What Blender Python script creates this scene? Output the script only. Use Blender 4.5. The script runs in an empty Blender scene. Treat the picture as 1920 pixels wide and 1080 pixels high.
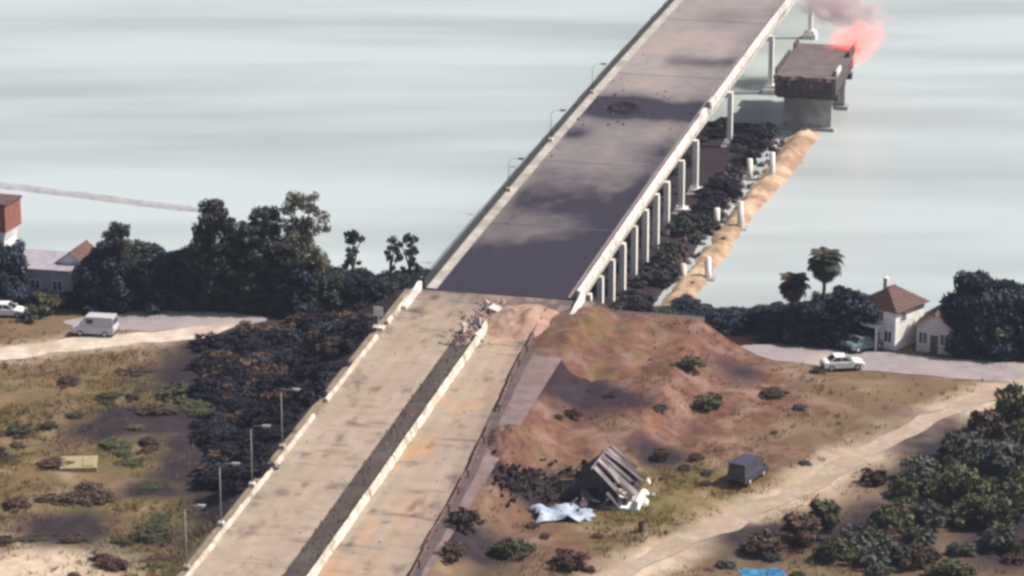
import bpy, math, random
import numpy as np
from math import radians as R, sin, cos, tan, pi
from mathutils import Vector, Matrix, Euler

random.seed(7)
rng = np.random.default_rng(7)
sc = bpy.context.scene
COL = sc.collection

# ------------------------------------------------------------------ camera, sky, sun, exposure
F, H, TH = 6000.0, 106.0, R(16.8)          # focal length in photo pixels, height, pitch down
cam = bpy.data.cameras.new('camera')
cam.sensor_width = 36.0
cam.lens = 36.0 * F / 1920.0
cam.clip_start = 1.0
cam.clip_end = 20000.0
camo = bpy.data.objects.new('camera', cam)
COL.objects.link(camo)
camo.location = (0, 0, H)
camo.rotation_euler = (pi / 2 - TH, 0, 0)
sc.camera = camo

SUN_AZ, SUN_EL = R(86), R(49)              # azimuth from +Y towards +X
world = bpy.data.worlds.new('World')
sc.world = world
world.use_nodes = True
wn = world.node_tree.nodes
wn.clear()
wo = wn.new('ShaderNodeOutputWorld')
bg = wn.new('ShaderNodeBackground')
sky = wn.new('ShaderNodeTexSky')
sky.sky_type = 'NISHITA'
sky.sun_disc = False
sky.sun_elevation = SUN_EL
sky.sun_rotation = SUN_AZ
sky.air_density = 1.0
sky.dust_density = 3.5
sky.ozone_density = 1.5
bg.inputs['Strength'].default_value = 0.085
world.node_tree.links.new(sky.outputs[0], bg.inputs[0])
world.node_tree.links.new(bg.outputs[0], wo.inputs[0])

sl = bpy.data.lights.new('sun', 'SUN')
sl.energy = 5.0
sl.angle = R(0.6)
sl.color = (1.0, 0.91, 0.80)
so = bpy.data.objects.new('sun', sl)
COL.objects.link(so)
sd = Vector((sin(SUN_AZ) * cos(SUN_EL), cos(SUN_AZ) * cos(SUN_EL), sin(SUN_EL)))
so.rotation_euler = sd.to_track_quat('Z', 'Y').to_euler()
so.location = (150, 200, 150)

sc.view_settings.view_transform = 'Standard'
sc.view_settings.look = 'None'
sc.view_settings.gamma = 1.0
sc.view_settings.use_curve_mapping = False
sc.view_settings.exposure = 0.42
sc.render.engine = 'CYCLES'
sc.cycles.use_denoising = True
sc.cycles.max_bounces = 6
sc.cycles.volume_bounces = 1
sc.cycles.sample_clamp_indirect = 6.0
sc.cycles.filter_width = 3.0
sc.cycles.volume_step_rate = 4.0


# ------------------------------------------------------------------ photo pixel -> world
FWD = np.array([0, cos(TH), -sin(TH)])
UPV = np.array([0, sin(TH), cos(TH)])


def at_z(px, py, z):
    d = FWD - UPV * ((py - 540) / F)
    d = d + np.array([(px - 960) / F, 0, 0])
    t = (H - z) / (-d[2])
    return Vector((d[0] * t, d[1] * t, z))


def px_per_m(p):
    return F / (p[1] * cos(TH) + (H - p[2]) * sin(TH))


# ------------------------------------------------------------------ noise
def _hash(ix, iy, seed):
    n = (ix.astype(np.int64) * 374761393 + iy.astype(np.int64) * 668265263 + seed * 1274126177) & 0x7fffffff
    n = ((n ^ (n >> 13)) * 1274126177) & 0x7fffffff
    n = n ^ (n >> 16)
    return (n & 0xffff) / 65535.0


def vnoise(x, y, seed=0):
    x = np.asarray(x, float); y = np.asarray(y, float)
    ix = np.floor(x); iy = np.floor(y)
    fx = x - ix; fy = y - iy
    fx = fx * fx * (3 - 2 * fx); fy = fy * fy * (3 - 2 * fy)
    a = _hash(ix, iy, seed); b = _hash(ix + 1, iy, seed)
    c = _hash(ix, iy + 1, seed); d = _hash(ix + 1, iy + 1, seed)
    return (a * (1 - fx) + b * fx) * (1 - fy) + (c * (1 - fx) + d * fx) * fy


def fbm(x, y, seed=0, oct=4):
    v = 0; a = 0.5; t = 0
    for k in range(oct):
        v = v + a * vnoise(np.asarray(x) * 2 ** k, np.asarray(y) * 2 ** k, seed + k * 17)
        t += a; a *= 0.5
    return v / t


# ------------------------------------------------------------------ road frame
Z_AB = 7.0
P0 = at_z(570, 1072, 3.0)
P1 = at_z(940, 552, Z_AB)
dv = Vector((P1.x - P0.x, P1.y - P0.y, 0)).normalized()
AX = (P1.x, P1.y)
DX, DY = dv.x, dv.y
HEAD = math.atan2(DX, DY)                  # heading from +Y towards +X


def sl_of(x, y):
    rx = np.asarray(x) - AX[0]; ry = np.asarray(y) - AX[1]
    return rx * DX + ry * DY, rx * DY - ry * DX


def road_z(s):
    s = np.asarray(s, float)
    near = np.clip(Z_AB + 0.057 * s, 2.1, None)
    t = np.clip(s, 0, 160)
    far = Z_AB + 0.040 * t - 0.000125 * t * t
    return np.where(s < 0, near, far)


def W(s, l, dz=0.0):
    z = float(road_z(s)) + dz
    return Vector((AX[0] + DX * s + DY * l, AX[1] + DY * s - DX * l, z))


def xy(s, l):
    return AX[0] + DX * s + DY * l, AX[1] + DY * s - DX * l


def shore(x):
    return np.interp(x, [-400, -75, -30, -5, 15, 30, 60, 90, 400], [375, 358, 354, 349, 343, 337, 339, 343, 350])


L2 = 16.6                                   # lateral offset of the broken second bridge


def height(x, y):
    x = np.asarray(x, float); y = np.asarray(y, float)
    s, l = sl_of(x, y)
    g = 1.7 + 0.5 * (fbm(x / 17, y / 17, 3, 3) - 0.5) + 0.35 * (fbm(x / 4.3, y / 4.3, 9, 3) - 0.5)
    # hummocky spoil ground to the right of the road
    m = np.exp(-((l - 24) / 13) ** 2 - ((s + 30) / 26) ** 2)
    g = g + m * 2.6 * np.clip(fbm(x / 7.5, y / 7.5, 21, 4) - 0.40, 0, 1)
    # left field: shallow scrapes and mounds
    m = np.exp(-((l + 30) / 22) ** 2 - ((s + 38) / 26) ** 2)
    g = g + m * 1.8 * (fbm(x / 9, y / 5, 33, 4) - 0.5)
    # river bank
    ds = y - shore(x)
    g = np.where(ds > -4, g - 0.33 * (ds + 4), g)
    far = -3.0 + np.clip((y - 640) * 0.25, 0, 6)
    g = np.where(y > 500, far, np.maximum(g, -3.0))
    # mud flat under and beside the bridge
    mf = np.clip((s - 2) / 8, 0, 1) * np.clip((126 - s) / 24, 0, 1) * np.clip((l + 4) / 5, 0, 1) * np.clip((15.5 - l) / 4, 0, 1)
    g = np.where(mf > 0, np.maximum(g, -3.0 + 3.45 * mf ** 0.4 * (0.86 + 0.28 * (fbm(x / 5, y / 5, 55, 3)))), g)
    # embankments
    zr = road_z(np.minimum(s, 0)) - 0.10
    e1 = zr - np.clip(np.abs(l) - 10.6, 0, None) / 1.75 - np.clip(s - 0.4, 0, None) * 0.8
    z2 = np.clip(5.6 + 0.085 * s, 0.5, 5.6)
    e2 = z2 - np.clip(np.abs(l - L2) - 4.6, 0, None) / 1.6 - np.clip(s - 1.0, 0, None) * 0.8
    e2 = e2 + 0.5 * (fbm(x / 3.1, y / 3.1, 5, 3) - 0.5)
    g = np.maximum(np.maximum(g, e1), e2)
    return g


GRID = {}


def hz(x, y):
    """height of the ground sheet, bilinear on its own fine grid"""
    if not GRID:
        GRID['x0'], GRID['y0'] = -78.0, 236.0
        a, b_ = np.meshgrid(np.arange(-78, 78.1, 0.5), np.arange(236, 366.1, 0.5))
        GRID['z'] = height(a, b_)
    fx, fy = (x - GRID['x0']) / 0.5, (y - GRID['y0']) / 0.5
    Z = GRID['z']
    if fx < 0 or fy < 0 or fx >= Z.shape[1] - 1 or fy >= Z.shape[0] - 1:
        return float(height(np.array([x]), np.array([y]))[0])
    i, j = int(fx), int(fy); u, v = fx - i, fy - j
    return float((Z[j, i] * (1 - u) + Z[j, i + 1] * u) * (1 - v) + (Z[j + 1, i] * (1 - u) + Z[j + 1, i + 1] * u) * v)


def at(px, py, dz=0.0):
    z = 1.7
    for _ in range(14):
        p = at_z(px, py, z)
        z = 0.5 * z + 0.5 * hz(p.x, p.y)
    p.z = hz(p.x, p.y) + dz
    return p


# ------------------------------------------------------------------ materials
MATS = {}


def mat(name, c1, c2=None, rough=0.8, scale=1.0, detail=5.0, bump=0.0, bscale=None, metallic=0.0, c3=None, s3=0.12,
        alpha=None, coords='Position', spec=0.4, contrast=(0.35, 0.65), rnd=0.0, transl=0.0):
    if name in MATS:
        return MATS[name]
    m = bpy.data.materials.new(name)
    m.use_nodes = True
    nt = m.node_tree; N = nt.nodes; L = nt.links
    b = N['Principled BSDF']
    b.inputs['Roughness'].default_value = rough
    b.inputs['Metallic'].default_value = metallic
    b.inputs['Specular IOR Level'].default_value = spec
    if coords == 'Position':
        g = N.new('ShaderNodeNewGeometry'); vec = g.outputs['Position']
    else:
        g = N.new('ShaderNodeTexCoord'); vec = g.outputs['Object']
    c2 = c2 or tuple(v * 0.75 for v in c1)

    def noise(sc_, de=detail):
        n = N.new('ShaderNodeTexNoise'); n.inputs['Scale'].default_value = sc_
        n.inputs['Detail'].default_value = de; n.inputs['Roughness'].default_value = 0.6
        L.new(vec, n.inputs['Vector']); return n.outputs['Fac']

    def ramp(src, lo, hi):
        r = N.new('ShaderNodeMapRange'); r.inputs[1].default_value = lo; r.inputs[2].default_value = hi
        L.new(src, r.inputs[0]); return r.outputs[0]

    def mix(f, a, bb):
        x = N.new('ShaderNodeMix'); x.data_type = 'RGBA'
        if isinstance(f, float): x.inputs[0].default_value = f
        else: L.new(f, x.inputs[0])
        for i, v in ((6, a), (7, bb)):
            if isinstance(v, tuple): x.inputs[i].default_value = (*v[:3], 1)
            else: L.new(v, x.inputs[i])
        return x.outputs[2]
    col = mix(ramp(noise(scale), *contrast), c1, c2)
    if c3:
        col = mix(ramp(noise(s3, 3), 0.45, 0.65), col, c3)
    if rnd:
        oi = N.new('ShaderNodeObjectInfo')
        h = N.new('ShaderNodeHueSaturation')
        mr = N.new('ShaderNodeMapRange'); mr.inputs[3].default_value = 1 - rnd; mr.inputs[4].default_value = 1 + rnd
        L.new(oi.outputs['Random'], mr.inputs[0]); L.new(mr.outputs[0], h.inputs['Value'])
        L.new(col, h.inputs['Color']); col = h.outputs['Color']
    L.new(col, b.inputs['Base Color'])
    if bump:
        bn = N.new('ShaderNodeBump'); bn.inputs['Strength'].default_value = bump
        bn.inputs['Distance'].default_value = 0.05
        L.new(noise(bscale or scale * 4), bn.inputs['Height']); L.new(bn.outputs[0], b.inputs['Normal'])
    if transl:
        out = N['Material Output']
        t = N.new('ShaderNodeBsdfTranslucent'); L.new(col, t.inputs['Color'])
        ms = N.new('ShaderNodeMixShader'); ms.inputs[0].default_value = transl
        L.new(b.outputs[0], ms.inputs[1]); L.new(t.outputs[0], ms.inputs[2]); L.new(ms.outputs[0], out.inputs[0])
    MATS[name] = m
    m['nodes'] = 1
    return m


CONC = mat('concrete', (0.42, 0.40, 0.37), (0.30, 0.28, 0.26), 0.85, 0.9, bump=0.25, c3=(0.24, 0.22, 0.20), s3=0.25)
CONC_W = mat('concrete_pale', (0.72, 0.70, 0.67), (0.58, 0.55, 0.52), 0.8, 0.8, bump=0.2, c3=(0.46, 0.42, 0.39), s3=0.35)
CONC_B = mat('barrier_concrete', (0.68, 0.63, 0.55), (0.50, 0.45, 0.38), 0.85, 1.3, bump=0.2, c3=(0.36, 0.29, 0.22), s3=0.5, rnd=0.16)
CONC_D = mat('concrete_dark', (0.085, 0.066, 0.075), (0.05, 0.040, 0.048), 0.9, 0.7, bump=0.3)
CONC_T = mat('causeway_sand', (0.30, 0.20, 0.125), (0.20, 0.13, 0.085), 0.95, 0.7, bump=0.8, bscale=3, c3=(0.43, 0.32, 0.22), s3=0.25)
STEEL_D = mat('steel_dark', (0.11, 0.105, 0.11), (0.06, 0.055, 0.06), 0.55, 2, metallic=0.4)
STEEL_P = mat('steel_pale', (0.62, 0.62, 0.60), (0.45, 0.44, 0.42), 0.45, 3, metallic=0.3)
RUST = mat('rust', (0.16, 0.075, 0.045), (0.09, 0.05, 0.04), 0.85, 4, bump=0.2)
BLACK = mat('soot', (0.014, 0.012, 0.015), (0.026, 0.022, 0.024), 0.95, 3, spec=0.05)
WHITE = mat('white_paint', (0.80, 0.79, 0.76), (0.68, 0.66, 0.63), 0.6, 1.5)
PLASTER = mat('plaster', (0.82, 0.81, 0.80), (0.72, 0.70, 0.69), 0.85, 0.8, c3=(0.5, 0.47, 0.45), s3=0.5, bump=0.15)
PLASTER_M = mat('plaster_mauve', (0.66, 0.60, 0.58), (0.52, 0.46, 0.45), 0.85, 0.8, bump=0.15)
PLASTER_G = mat('plaster_grey', (0.30, 0.31, 0.36), (0.22, 0.23, 0.27), 0.85, 0.8, bump=0.15)
BRICKR = mat('red_brick_paint', (0.26, 0.10, 0.075), (0.18, 0.07, 0.06), 0.85, 1.5, bump=0.2)
ROOF_R = mat('roof_tile_red', (0.135, 0.070, 0.062), (0.085, 0.048, 0.045), 0.8, 1.8, bump=0.2)
ROOF_B = mat('roof_tile_brown', (0.115, 0.068, 0.055), (0.07, 0.045, 0.04), 0.8, 1.8, bump=0.2)
ROOF_L = mat('roof_sheet_lilac', (0.34, 0.32, 0.36), (0.24, 0.22, 0.27), 0.6, 1.2)
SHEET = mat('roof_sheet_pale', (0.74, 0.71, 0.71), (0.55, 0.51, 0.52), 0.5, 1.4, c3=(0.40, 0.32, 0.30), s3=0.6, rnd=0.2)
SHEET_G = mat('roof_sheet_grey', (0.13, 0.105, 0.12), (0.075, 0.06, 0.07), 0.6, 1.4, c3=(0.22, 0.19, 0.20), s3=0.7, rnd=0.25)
GLASS = mat('window_glass', (0.02, 0.03, 0.045), (0.03, 0.04, 0.05), 0.08, 1, spec=0.7)
WOOD = mat('old_wood', (0.15, 0.10, 0.07), (0.08, 0.055, 0.045), 0.85, 3)
RUBBER = mat('tyre_rubber', (0.02, 0.02, 0.02), (0.03, 0.03, 0.03), 0.9, 3)
CAR_W = mat('car_white', (0.78, 0.78, 0.77), (0.70, 0.70, 0.69), 0.3, 1, spec=0.6)
CAR_T = mat('car_teal', (0.14, 0.22, 0.24), (0.11, 0.18, 0.20), 0.3, 1, spec=0.6)
CAR_D = mat('van_dark', (0.045, 0.045, 0.075), (0.03, 0.03, 0.05), 0.4, 1, spec=0.6)
CAR_S = mat('car_silver', (0.50, 0.50, 0.54), (0.42, 0.42, 0.46), 0.3, 1, spec=0.6)
TARP = mat('tarp_blue', (0.20, 0.26, 0.38), (0.40, 0.46, 0.54), 0.5, 0.9, bump=0.2)
TARP_C = mat('tarp_cyan', (0.03, 0.20, 0.36), (0.03, 0.14, 0.28), 0.5, 0.9)
LAMP = mat('lamp_glass', (0.7, 0.7, 0.66), None, 0.3, 1)
BARK = mat('bark', (0.10, 0.075, 0.06), (0.06, 0.045, 0.04), 0.95, 3, bump=0.4)
ROCK = mat('rock', (0.34, 0.335, 0.35), (0.24, 0.235, 0.25), 0.9, 0.8, bump=0.3)
RUBBLE = mat('rubble', (0.34, 0.25, 0.22), (0.20, 0.13, 0.115), 0.95, 1.4, bump=0.4)
SAND = mat('sandy_earth', (0.34, 0.22, 0.17), (0.24, 0.15, 0.115), 0.95, 0.9, bump=0.5, bscale=3)
LEAF = {
    'belt': mat('leaf_belt', (0.013, 0.022, 0.046), (0.023, 0.035, 0.052), 0.7, 0.5, rnd=0.35, transl=0.12),
    'tall': mat('leaf_tall', (0.032, 0.042, 0.042), (0.060, 0.062, 0.048), 0.7, 0.5, rnd=0.25, transl=0.15),
    'pale': mat('leaf_pale', (0.115, 0.105, 0.080), (0.16, 0.14, 0.105), 0.7, 0.5, rnd=0.15, transl=0.15),
    'olive': mat('leaf_olive', (0.050, 0.056, 0.026), (0.085, 0.085, 0.038), 0.7, 0.6, rnd=0.3, transl=0.15),
    'brown': mat('leaf_brown', (0.085, 0.052, 0.034), (0.055, 0.034, 0.026), 0.8, 0.6, rnd=0.3, transl=0.1),
    'grey': mat('leaf_grey', (0.090, 0.095, 0.075), (0.055, 0.062, 0.050), 0.8, 0.6, rnd=0.25, transl=0.12),
    'dark': mat('leaf_dark', (0.015, 0.013, 0.024), (0.027, 0.022, 0.034), 0.85, 0.6, rnd=0.3, transl=0.05, spec=0.15),
    'mid': mat('leaf_mid', (0.040, 0.058, 0.058), (0.062, 0.078, 0.066), 0.7, 0.5, rnd=0.3, transl=0.15),
    'palm': mat('leaf_palm', (0.034, 0.042, 0.028), (0.052, 0.056, 0.034), 0.6, 0.8, rnd=0.2, transl=0.15),
}


# ------------------------------------------------------------------ mesh builder
class MB:
    def __init__(self):
        self.v = []; self.f = []

    def add(self, vs, fs):
        o = len(self.v)
        self.v += [tuple(p) for p in vs]
        self.f += [tuple(i + o for i in q) for q in fs]
        return self

    def box(self, x0, x1, y0, y1, z0, z1, M=None, taper=None):
        vs = [Vector((x, y, z)) for z in (z0, z1) for y in (y0, y1) for x in (x0, x1)]
        if taper:
            cx, cy = (x0 + x1) / 2, (y0 + y1) / 2
            for i in range(4, 8):
                vs[i].x = cx + (vs[i].x - cx) * taper; vs[i].y = cy + (vs[i].y - cy) * taper
        if M: vs = [M @ p for p in vs]
        return self.add(vs, [(0, 2, 3, 1), (4, 5, 7, 6), (0, 1, 5, 4), (2, 6, 7, 3), (0, 4, 6, 2), (1, 3, 7, 5)])

    def prism(self, prof, a, b, axis='y', M=None):
        """profile (u,z) points, extruded along axis between a and b"""
        n = len(prof)
        def P(u, t, z): return Vector((u, t, z)) if axis == 'y' else Vector((t, u, z))
        vs = [P(u, a, z) for u, z in prof] + [P(u, b, z) for u, z in prof]
        if M: vs = [M @ p for p in vs]
        fs = [(i, (i + 1) % n, n + (i + 1) % n, n + i) for i in range(n)]
        fs += [tuple(range(n - 1, -1, -1)), tuple(range(n, 2 * n))]
        return self.add(vs, fs)

    def tube(self, pts, rad, n=7, cap=True):
        pts = [Vector(p) for p in pts]
        if not isinstance(rad, (list, tuple)): rad = [rad] * len(pts)
        vs = []
        for i, p in enumerate(pts):
            d = (pts[min(i + 1, len(pts) - 1)] - pts[max(i - 1, 0)]).normalized()
            a = d.cross(Vector((0.31, 0.95, 0.05)))
            if a.length < 0.05: a = d.cross(Vector((1, 0, 0)))
            a.normalize(); b = d.cross(a)
            for k in range(n):
                t = 2 * pi * k / n
                vs.append(p + (a * cos(t) + b * sin(t)) * rad[i])
        fs = []
        for i in range(len(pts) - 1):
            for k in range(n):
                k2 = (k + 1) % n
                fs.append((i * n + k, i * n + k2, (i + 1) * n + k2, (i + 1) * n + k))
        if cap:
            fs.append(tuple(range(n - 1, -1, -1)))
            e = (len(pts) - 1) * n
            fs.append(tuple(range(e, e + n)))
        return self.add(vs, fs)

    def build(self, name, m, parent=None, smooth=False, kind=None):
        me = bpy.data.meshes.new(name)
        me.from_pydata(self.v, [], self.f)
        me.materials.append(m)
        if smooth: me.polygons.foreach_set('use_smooth', [True] * len(me.polygons))
        me.update()
        return link(name, me, parent, kind)


KIDS = {}


def link(name, me, parent=None, kind=None):
    o = bpy.data.objects.new(name, me)
    COL.objects.link(o)
    if parent is not None:
        o.parent = parent; KIDS.setdefault(parent.name, []).append(o)
    if kind: o['kind'] = kind
    return o


def empty(name, loc=(0, 0, 0), rz=0.0, label=None, cat=None, group=None):
    o = bpy.data.objects.new(name, None)
    o.empty_display_size = 0.5
    COL.objects.link(o)
    o.location = loc; o.rotation_euler = (0, 0, rz)
    tag(o, label, cat, group)
    return o


def tag(o, label=None, cat=None, group=None):
    if label: o['label'] = label
    if cat: o['category'] = cat
    if group: o['group'] = group
    return o


def copy_tree(o, parent=None):
    c = o.copy(); COL.objects.link(c); c.parent = parent
    for ch in KIDS.get(o.name, []):
        copy_tree(ch, c)
    return c


def np_mesh(name, V, Q, m, parent=None, kind=None, smooth=False, attr=None):
    me = bpy.data.meshes.new(name)
    V = np.asarray(V, np.float32); Q = np.asarray(Q, np.int32)
    me.vertices.add(len(V)); me.vertices.foreach_set('co', V.ravel())
    k = Q.shape[1]
    me.loops.add(Q.size); me.loops.foreach_set('vertex_index', Q.ravel())
    me.polygons.add(len(Q))
    me.polygons.foreach_set('loop_start', np.arange(0, Q.size, k, dtype=np.int32))
    me.polygons.foreach_set('loop_total', np.full(len(Q), k, np.int32))
    if smooth: me.polygons.foreach_set('use_smooth', np.ones(len(Q), bool))
    if attr is not None:
        for an, data in attr.items():
            a = me.color_attributes.new(an, 'FLOAT_COLOR', 'POINT')
            a.data.foreach_set('color', np.asarray(data, np.float32).ravel())
    me.materials.append(m)
    me.update(); me.validate()
    return link(name, me, parent, kind)


def grid_quads(nx, ny):
    i = np.arange((nx - 1) * (ny - 1)); r = i // (nx - 1); c = i % (nx - 1)
    a = r * nx + c
    return np.stack([a, a + 1, a + nx + 1, a + nx], 1)


# ------------------------------------------------------------------ terrain
def poly_dist(x, y, pts):
    d = np.full(np.shape(x), 1e9)
    for a, b in zip(pts[:-1], pts[1:]):
        ax, ay = a[0], a[1]; bx, by = b[0], b[1]
        ux, uy = bx - ax, by - ay
        t = np.clip(((x - ax) * ux + (y - ay) * uy) / (ux * ux + uy * uy), 0, 1)
        d = np.minimum(d, np.hypot(x - ax - t * ux, y - ay - t * uy))
    return d


TRACK_R = [at(*p) for p in [(1090, 1130), (1170, 1075), (1280, 1020), (1400, 968), (1520, 908), (1640, 842), (1750, 785), (1850, 742), (1960, 706), (2100, 690)]]
BANK_RD = [at(*p) for p in [(1392, 650), (1430, 655), (1480, 662), (1600, 676), (1760, 690), (1960, 704), (2150, 716)]]
TRACK_L = [at(*p) for p in [(-160, 684), (0, 664), (100, 652), (250, 637), (385, 622), (440, 611)]]
YARD_L = [at(*p) for p in [(120, 604), (260, 604), (380, 603), (500, 600)]]


def zone_colors(x, y):
    """R red soil, G olive grass, B pale dust"""
    s, l = sl_of(x, y)
    r = np.clip(1.25 - np.hypot((l - 20) / 17, (s + 24) / 34), 0, 1) * (l > 6)
    r = np.clip(r * 1.8 + (fbm(x / 8, y / 8, 51, 4) - 0.5) * 1.6 * (r > 0.02), 0, 1)
    pg = at_z(1300, 950, 1.7)
    g = np.clip(1.2 - np.hypot((x - pg.x) / 14, (y - pg.y) / 13), 0, 1)
    g = np.clip(g * 1.6, 0, 1)
    gl = np.clip((-l - 6) / 8, 0, 1) * np.clip((325 - y) / 20, 0, 1)
    g = np.clip(np.maximum(g, gl * (0.45 + 1.4 * (fbm(x / 10, y / 6, 71, 4) - 0.45))), 0, 1)
    d = np.minimum(poly_dist(x, y, TRACK_R), poly_dist(x, y, TRACK_L) * 0.9)
    b = np.clip(1.4 - d / 3.2, 0, 1) * 0.8
    pb = at_z(60, 1070, 1.7)
    b = np.maximum(b, np.clip(1.3 - np.hypot((x - pb.x) / 9, (y - pb.y) / 8), 0, 1))
    b = np.clip(b + (fbm(x / 3, y / 3, 91, 3) - 0.55) * 0.8, 0, 1)
    return np.stack([r, g, b, np.ones_like(r)], -1)


def shade_mud_mask(x, y):
    """near-black ground: bank and house shade put into colour, also the mud flat"""
    n = fbm(x / 6, y / 6, 301, 4)
    d = np.zeros_like(np.asarray(x, float))  # road bank and wrecked house shade coloured in, beside other dark patches
    for (px, py, rx, ry, a) in ((520, 690, 11, 22, 1.5), (560, 620, 12, 14, 1.4), (420, 640, 6, 9, 1.0), (470, 800, 7, 12, 1.3), (395, 865, 6, 9, 1.4),
                                (265, 780, 6, 6, 1.2), (180, 800, 4, 5, .8), (120, 985, 5, 5, .9), (300, 910, 4, 3, .9), (330, 1000, 4, 5, .7), (640, 640, 6, 12, 1.2),
                                (985, 915, 6, 4.0, 1.5), (925, 880, 4, 6, 1.1), (1070, 775, 7, 5, 1.1), (1010, 740, 5, 7, .8), (1240, 850, 3, 4, .8), (1390, 700, 4, 4, .6),
                                (1430, 1010, 6, 6, .9), (1560, 1000, 6, 6, .9), (1680, 990, 6, 8, .9), (1820, 880, 8, 14, 1.0), (1880, 1000, 7, 10, .9), (900, 1040, 5, 6, .8)):
        p = at_z(px, py, 2.0)
        d = np.maximum(d, a * np.exp(-((x - p.x) / rx) ** 2 - ((y - p.y) / ry) ** 2))
    s, l = sl_of(x, y)
    d = np.maximum(d, 1.3 * np.exp(-((s - 60) / 62) ** 4 - ((l - 5.5) / 12) ** 4) * (s > -2))
    # wide shadow of the road bank, painted onto the field
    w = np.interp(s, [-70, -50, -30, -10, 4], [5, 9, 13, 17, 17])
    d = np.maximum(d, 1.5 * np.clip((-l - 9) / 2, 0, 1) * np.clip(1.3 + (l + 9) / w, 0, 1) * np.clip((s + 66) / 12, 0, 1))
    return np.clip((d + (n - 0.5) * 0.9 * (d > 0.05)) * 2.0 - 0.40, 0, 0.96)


def ground_material():
    m = bpy.data.materials.new('ground_earth'); m.use_nodes = True
    nt = m.node_tree; N = nt.nodes; L = nt.links
    b = N['Principled BSDF']; b.inputs['Roughness'].default_value = 0.95
    b.inputs['Specular IOR Level'].default_value = 0.15
    g = N.new('ShaderNodeNewGeometry')
    at_ = N.new('ShaderNodeAttribute'); at_.attribute_name = 'zone'
    sep = N.new('ShaderNodeSeparateColor'); L.new(at_.outputs['Color'], sep.inputs[0])

    def noise(scale, det=6):
        n = N.new('ShaderNodeTexNoise'); n.inputs['Scale'].default_value = scale
        n.inputs['Detail'].default_value = det; n.inputs['Roughness'].default_value = 0.62
        L.new(g.outputs['Position'], n.inputs['Vector']); return n.outputs['Fac']

    def rng_(src, lo, hi):
        r = N.new('ShaderNodeMapRange'); r.inputs[1].default_value = lo; r.inputs[2].default_value = hi
        L.new(src, r.inputs[0]); return r.outputs[0]

    def mix(f, a, bb):
        x = N.new('ShaderNodeMix'); x.data_type = 'RGBA'; L.new(f, x.inputs[0])
        for i, v in ((6, a), (7, bb)):
            if isinstance(v, tuple): x.inputs[i].default_value = (*v, 1)
            else: L.new(v, x.inputs[i])
        return x.outputs[2]
    n1, n2, n3 = noise(0.14), noise(0.8), noise(3.5)
    f1, f2 = rng_(n1, 0.35, 0.65), rng_(n2, 0.36, 0.64)
    base = mix(f1, (0.165, 0.108, 0.066), (0.098, 0.066, 0.055))
    base = mix(f2, base, (0.135, 0.100, 0.055))
    red = mix(f2, (0.165, 0.082, 0.054), (0.088, 0.046, 0.038))
    red = mix(rng_(noise(0.33), 0.50, 0.68), red, (0.20, 0.135, 0.112))
    grass = mix(f2, (0.130, 0.112, 0.036), (0.072, 0.062, 0.024))
    grass = mix(rng_(noise(0.25), 0.48, 0.66), grass, (0.20, 0.135, 0.060))
    dust = mix(f2, (0.50, 0.41, 0.31), (0.38, 0.30, 0.23))
    c = mix(sep.outputs[0], base, red)
    c = mix(sep.outputs[1], c, grass)
    c = mix(sep.outputs[2], c, dust)
    darkened = mix(f2, (0.016, 0.012, 0.019), (0.034, 0.024, 0.032))  # near-black tint for the coloured-in shade and the mud
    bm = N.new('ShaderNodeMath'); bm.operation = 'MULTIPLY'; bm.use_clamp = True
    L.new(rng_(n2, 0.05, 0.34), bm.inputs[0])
    ba = N.new('ShaderNodeAttribute'); ba.attribute_name = 'darkened'; L.new(ba.outputs['Fac'], bm.inputs[1])
    c = mix(bm.outputs[0], c, darkened)
    L.new(c, b.inputs['Base Color'])
    bp = N.new('ShaderNodeBump'); bp.inputs['Strength'].default_value = 0.8; bp.inputs['Distance'].default_value = 0.12
    L.new(n3, bp.inputs['Height']); L.new(bp.outputs[0], b.inputs['Normal'])
    return m


GROUND_M = ground_material()
xs = np.unique(np.concatenate([np.linspace(-6000, -400, 15), np.linspace(-400, -78, 40), np.arange(-78, 78.1, 0.5), np.linspace(78, 400, 40), np.linspace(400, 6000, 15)]).round(3))
ys = np.unique(np.concatenate([np.linspace(-3000, -100, 10), np.linspace(-100, 236, 40), np.arange(236, 366.1, 0.5), np.linspace(366, 700, 60), np.linspace(700, 9000, 20)]).round(3))
gx, gy = np.meshgrid(xs, ys)
gz = height(gx, gy)
V = np.stack([gx.ravel(), gy.ravel(), gz.ravel()], 1)
np_mesh('ground', V, grid_quads(len(xs), len(ys)), GROUND_M, None, 'structure', True, {'zone': zone_colors(gx.ravel(), gy.ravel()), 'darkened': np.repeat(shade_mud_mask(gx.ravel(), gy.ravel())[:, None], 4, 1)})

# water
wm = bpy.data.materials.new('river_water'); wm.use_nodes = True
nt = wm.node_tree; b = nt.nodes['Principled BSDF']
b.inputs['Base Color'].default_value = (0.42, 0.47, 0.48, 1)
b.inputs['Roughness'].default_value = 0.38
b.inputs['IOR'].default_value = 1.33
g = nt.nodes.new('ShaderNodeNewGeometry')
mp = nt.nodes.new('ShaderNodeMapping'); mp.inputs['Scale'].default_value = (0.35, 1.0, 1.0)
nt.links.new(g.outputs['Position'], mp.inputs[0])
n = nt.nodes.new('ShaderNodeTexNoise'); n.inputs['Scale'].default_value = 0.6; n.inputs['Detail'].default_value = 5
nt.links.new(mp.outputs[0], n.inputs['Vector'])
bp = nt.nodes.new('ShaderNodeBump'); bp.inputs['Strength'].default_value = 0.4; bp.inputs['Distance'].default_value = 0.14
nt.links.new(n.outputs[0], bp.inputs['Height']); nt.links.new(bp.outputs[0], b.inputs['Normal'])
mp2 = nt.nodes.new('ShaderNodeMapping'); mp2.inputs['Scale'].default_value = (0.011, 0.05, 1.0)
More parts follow.
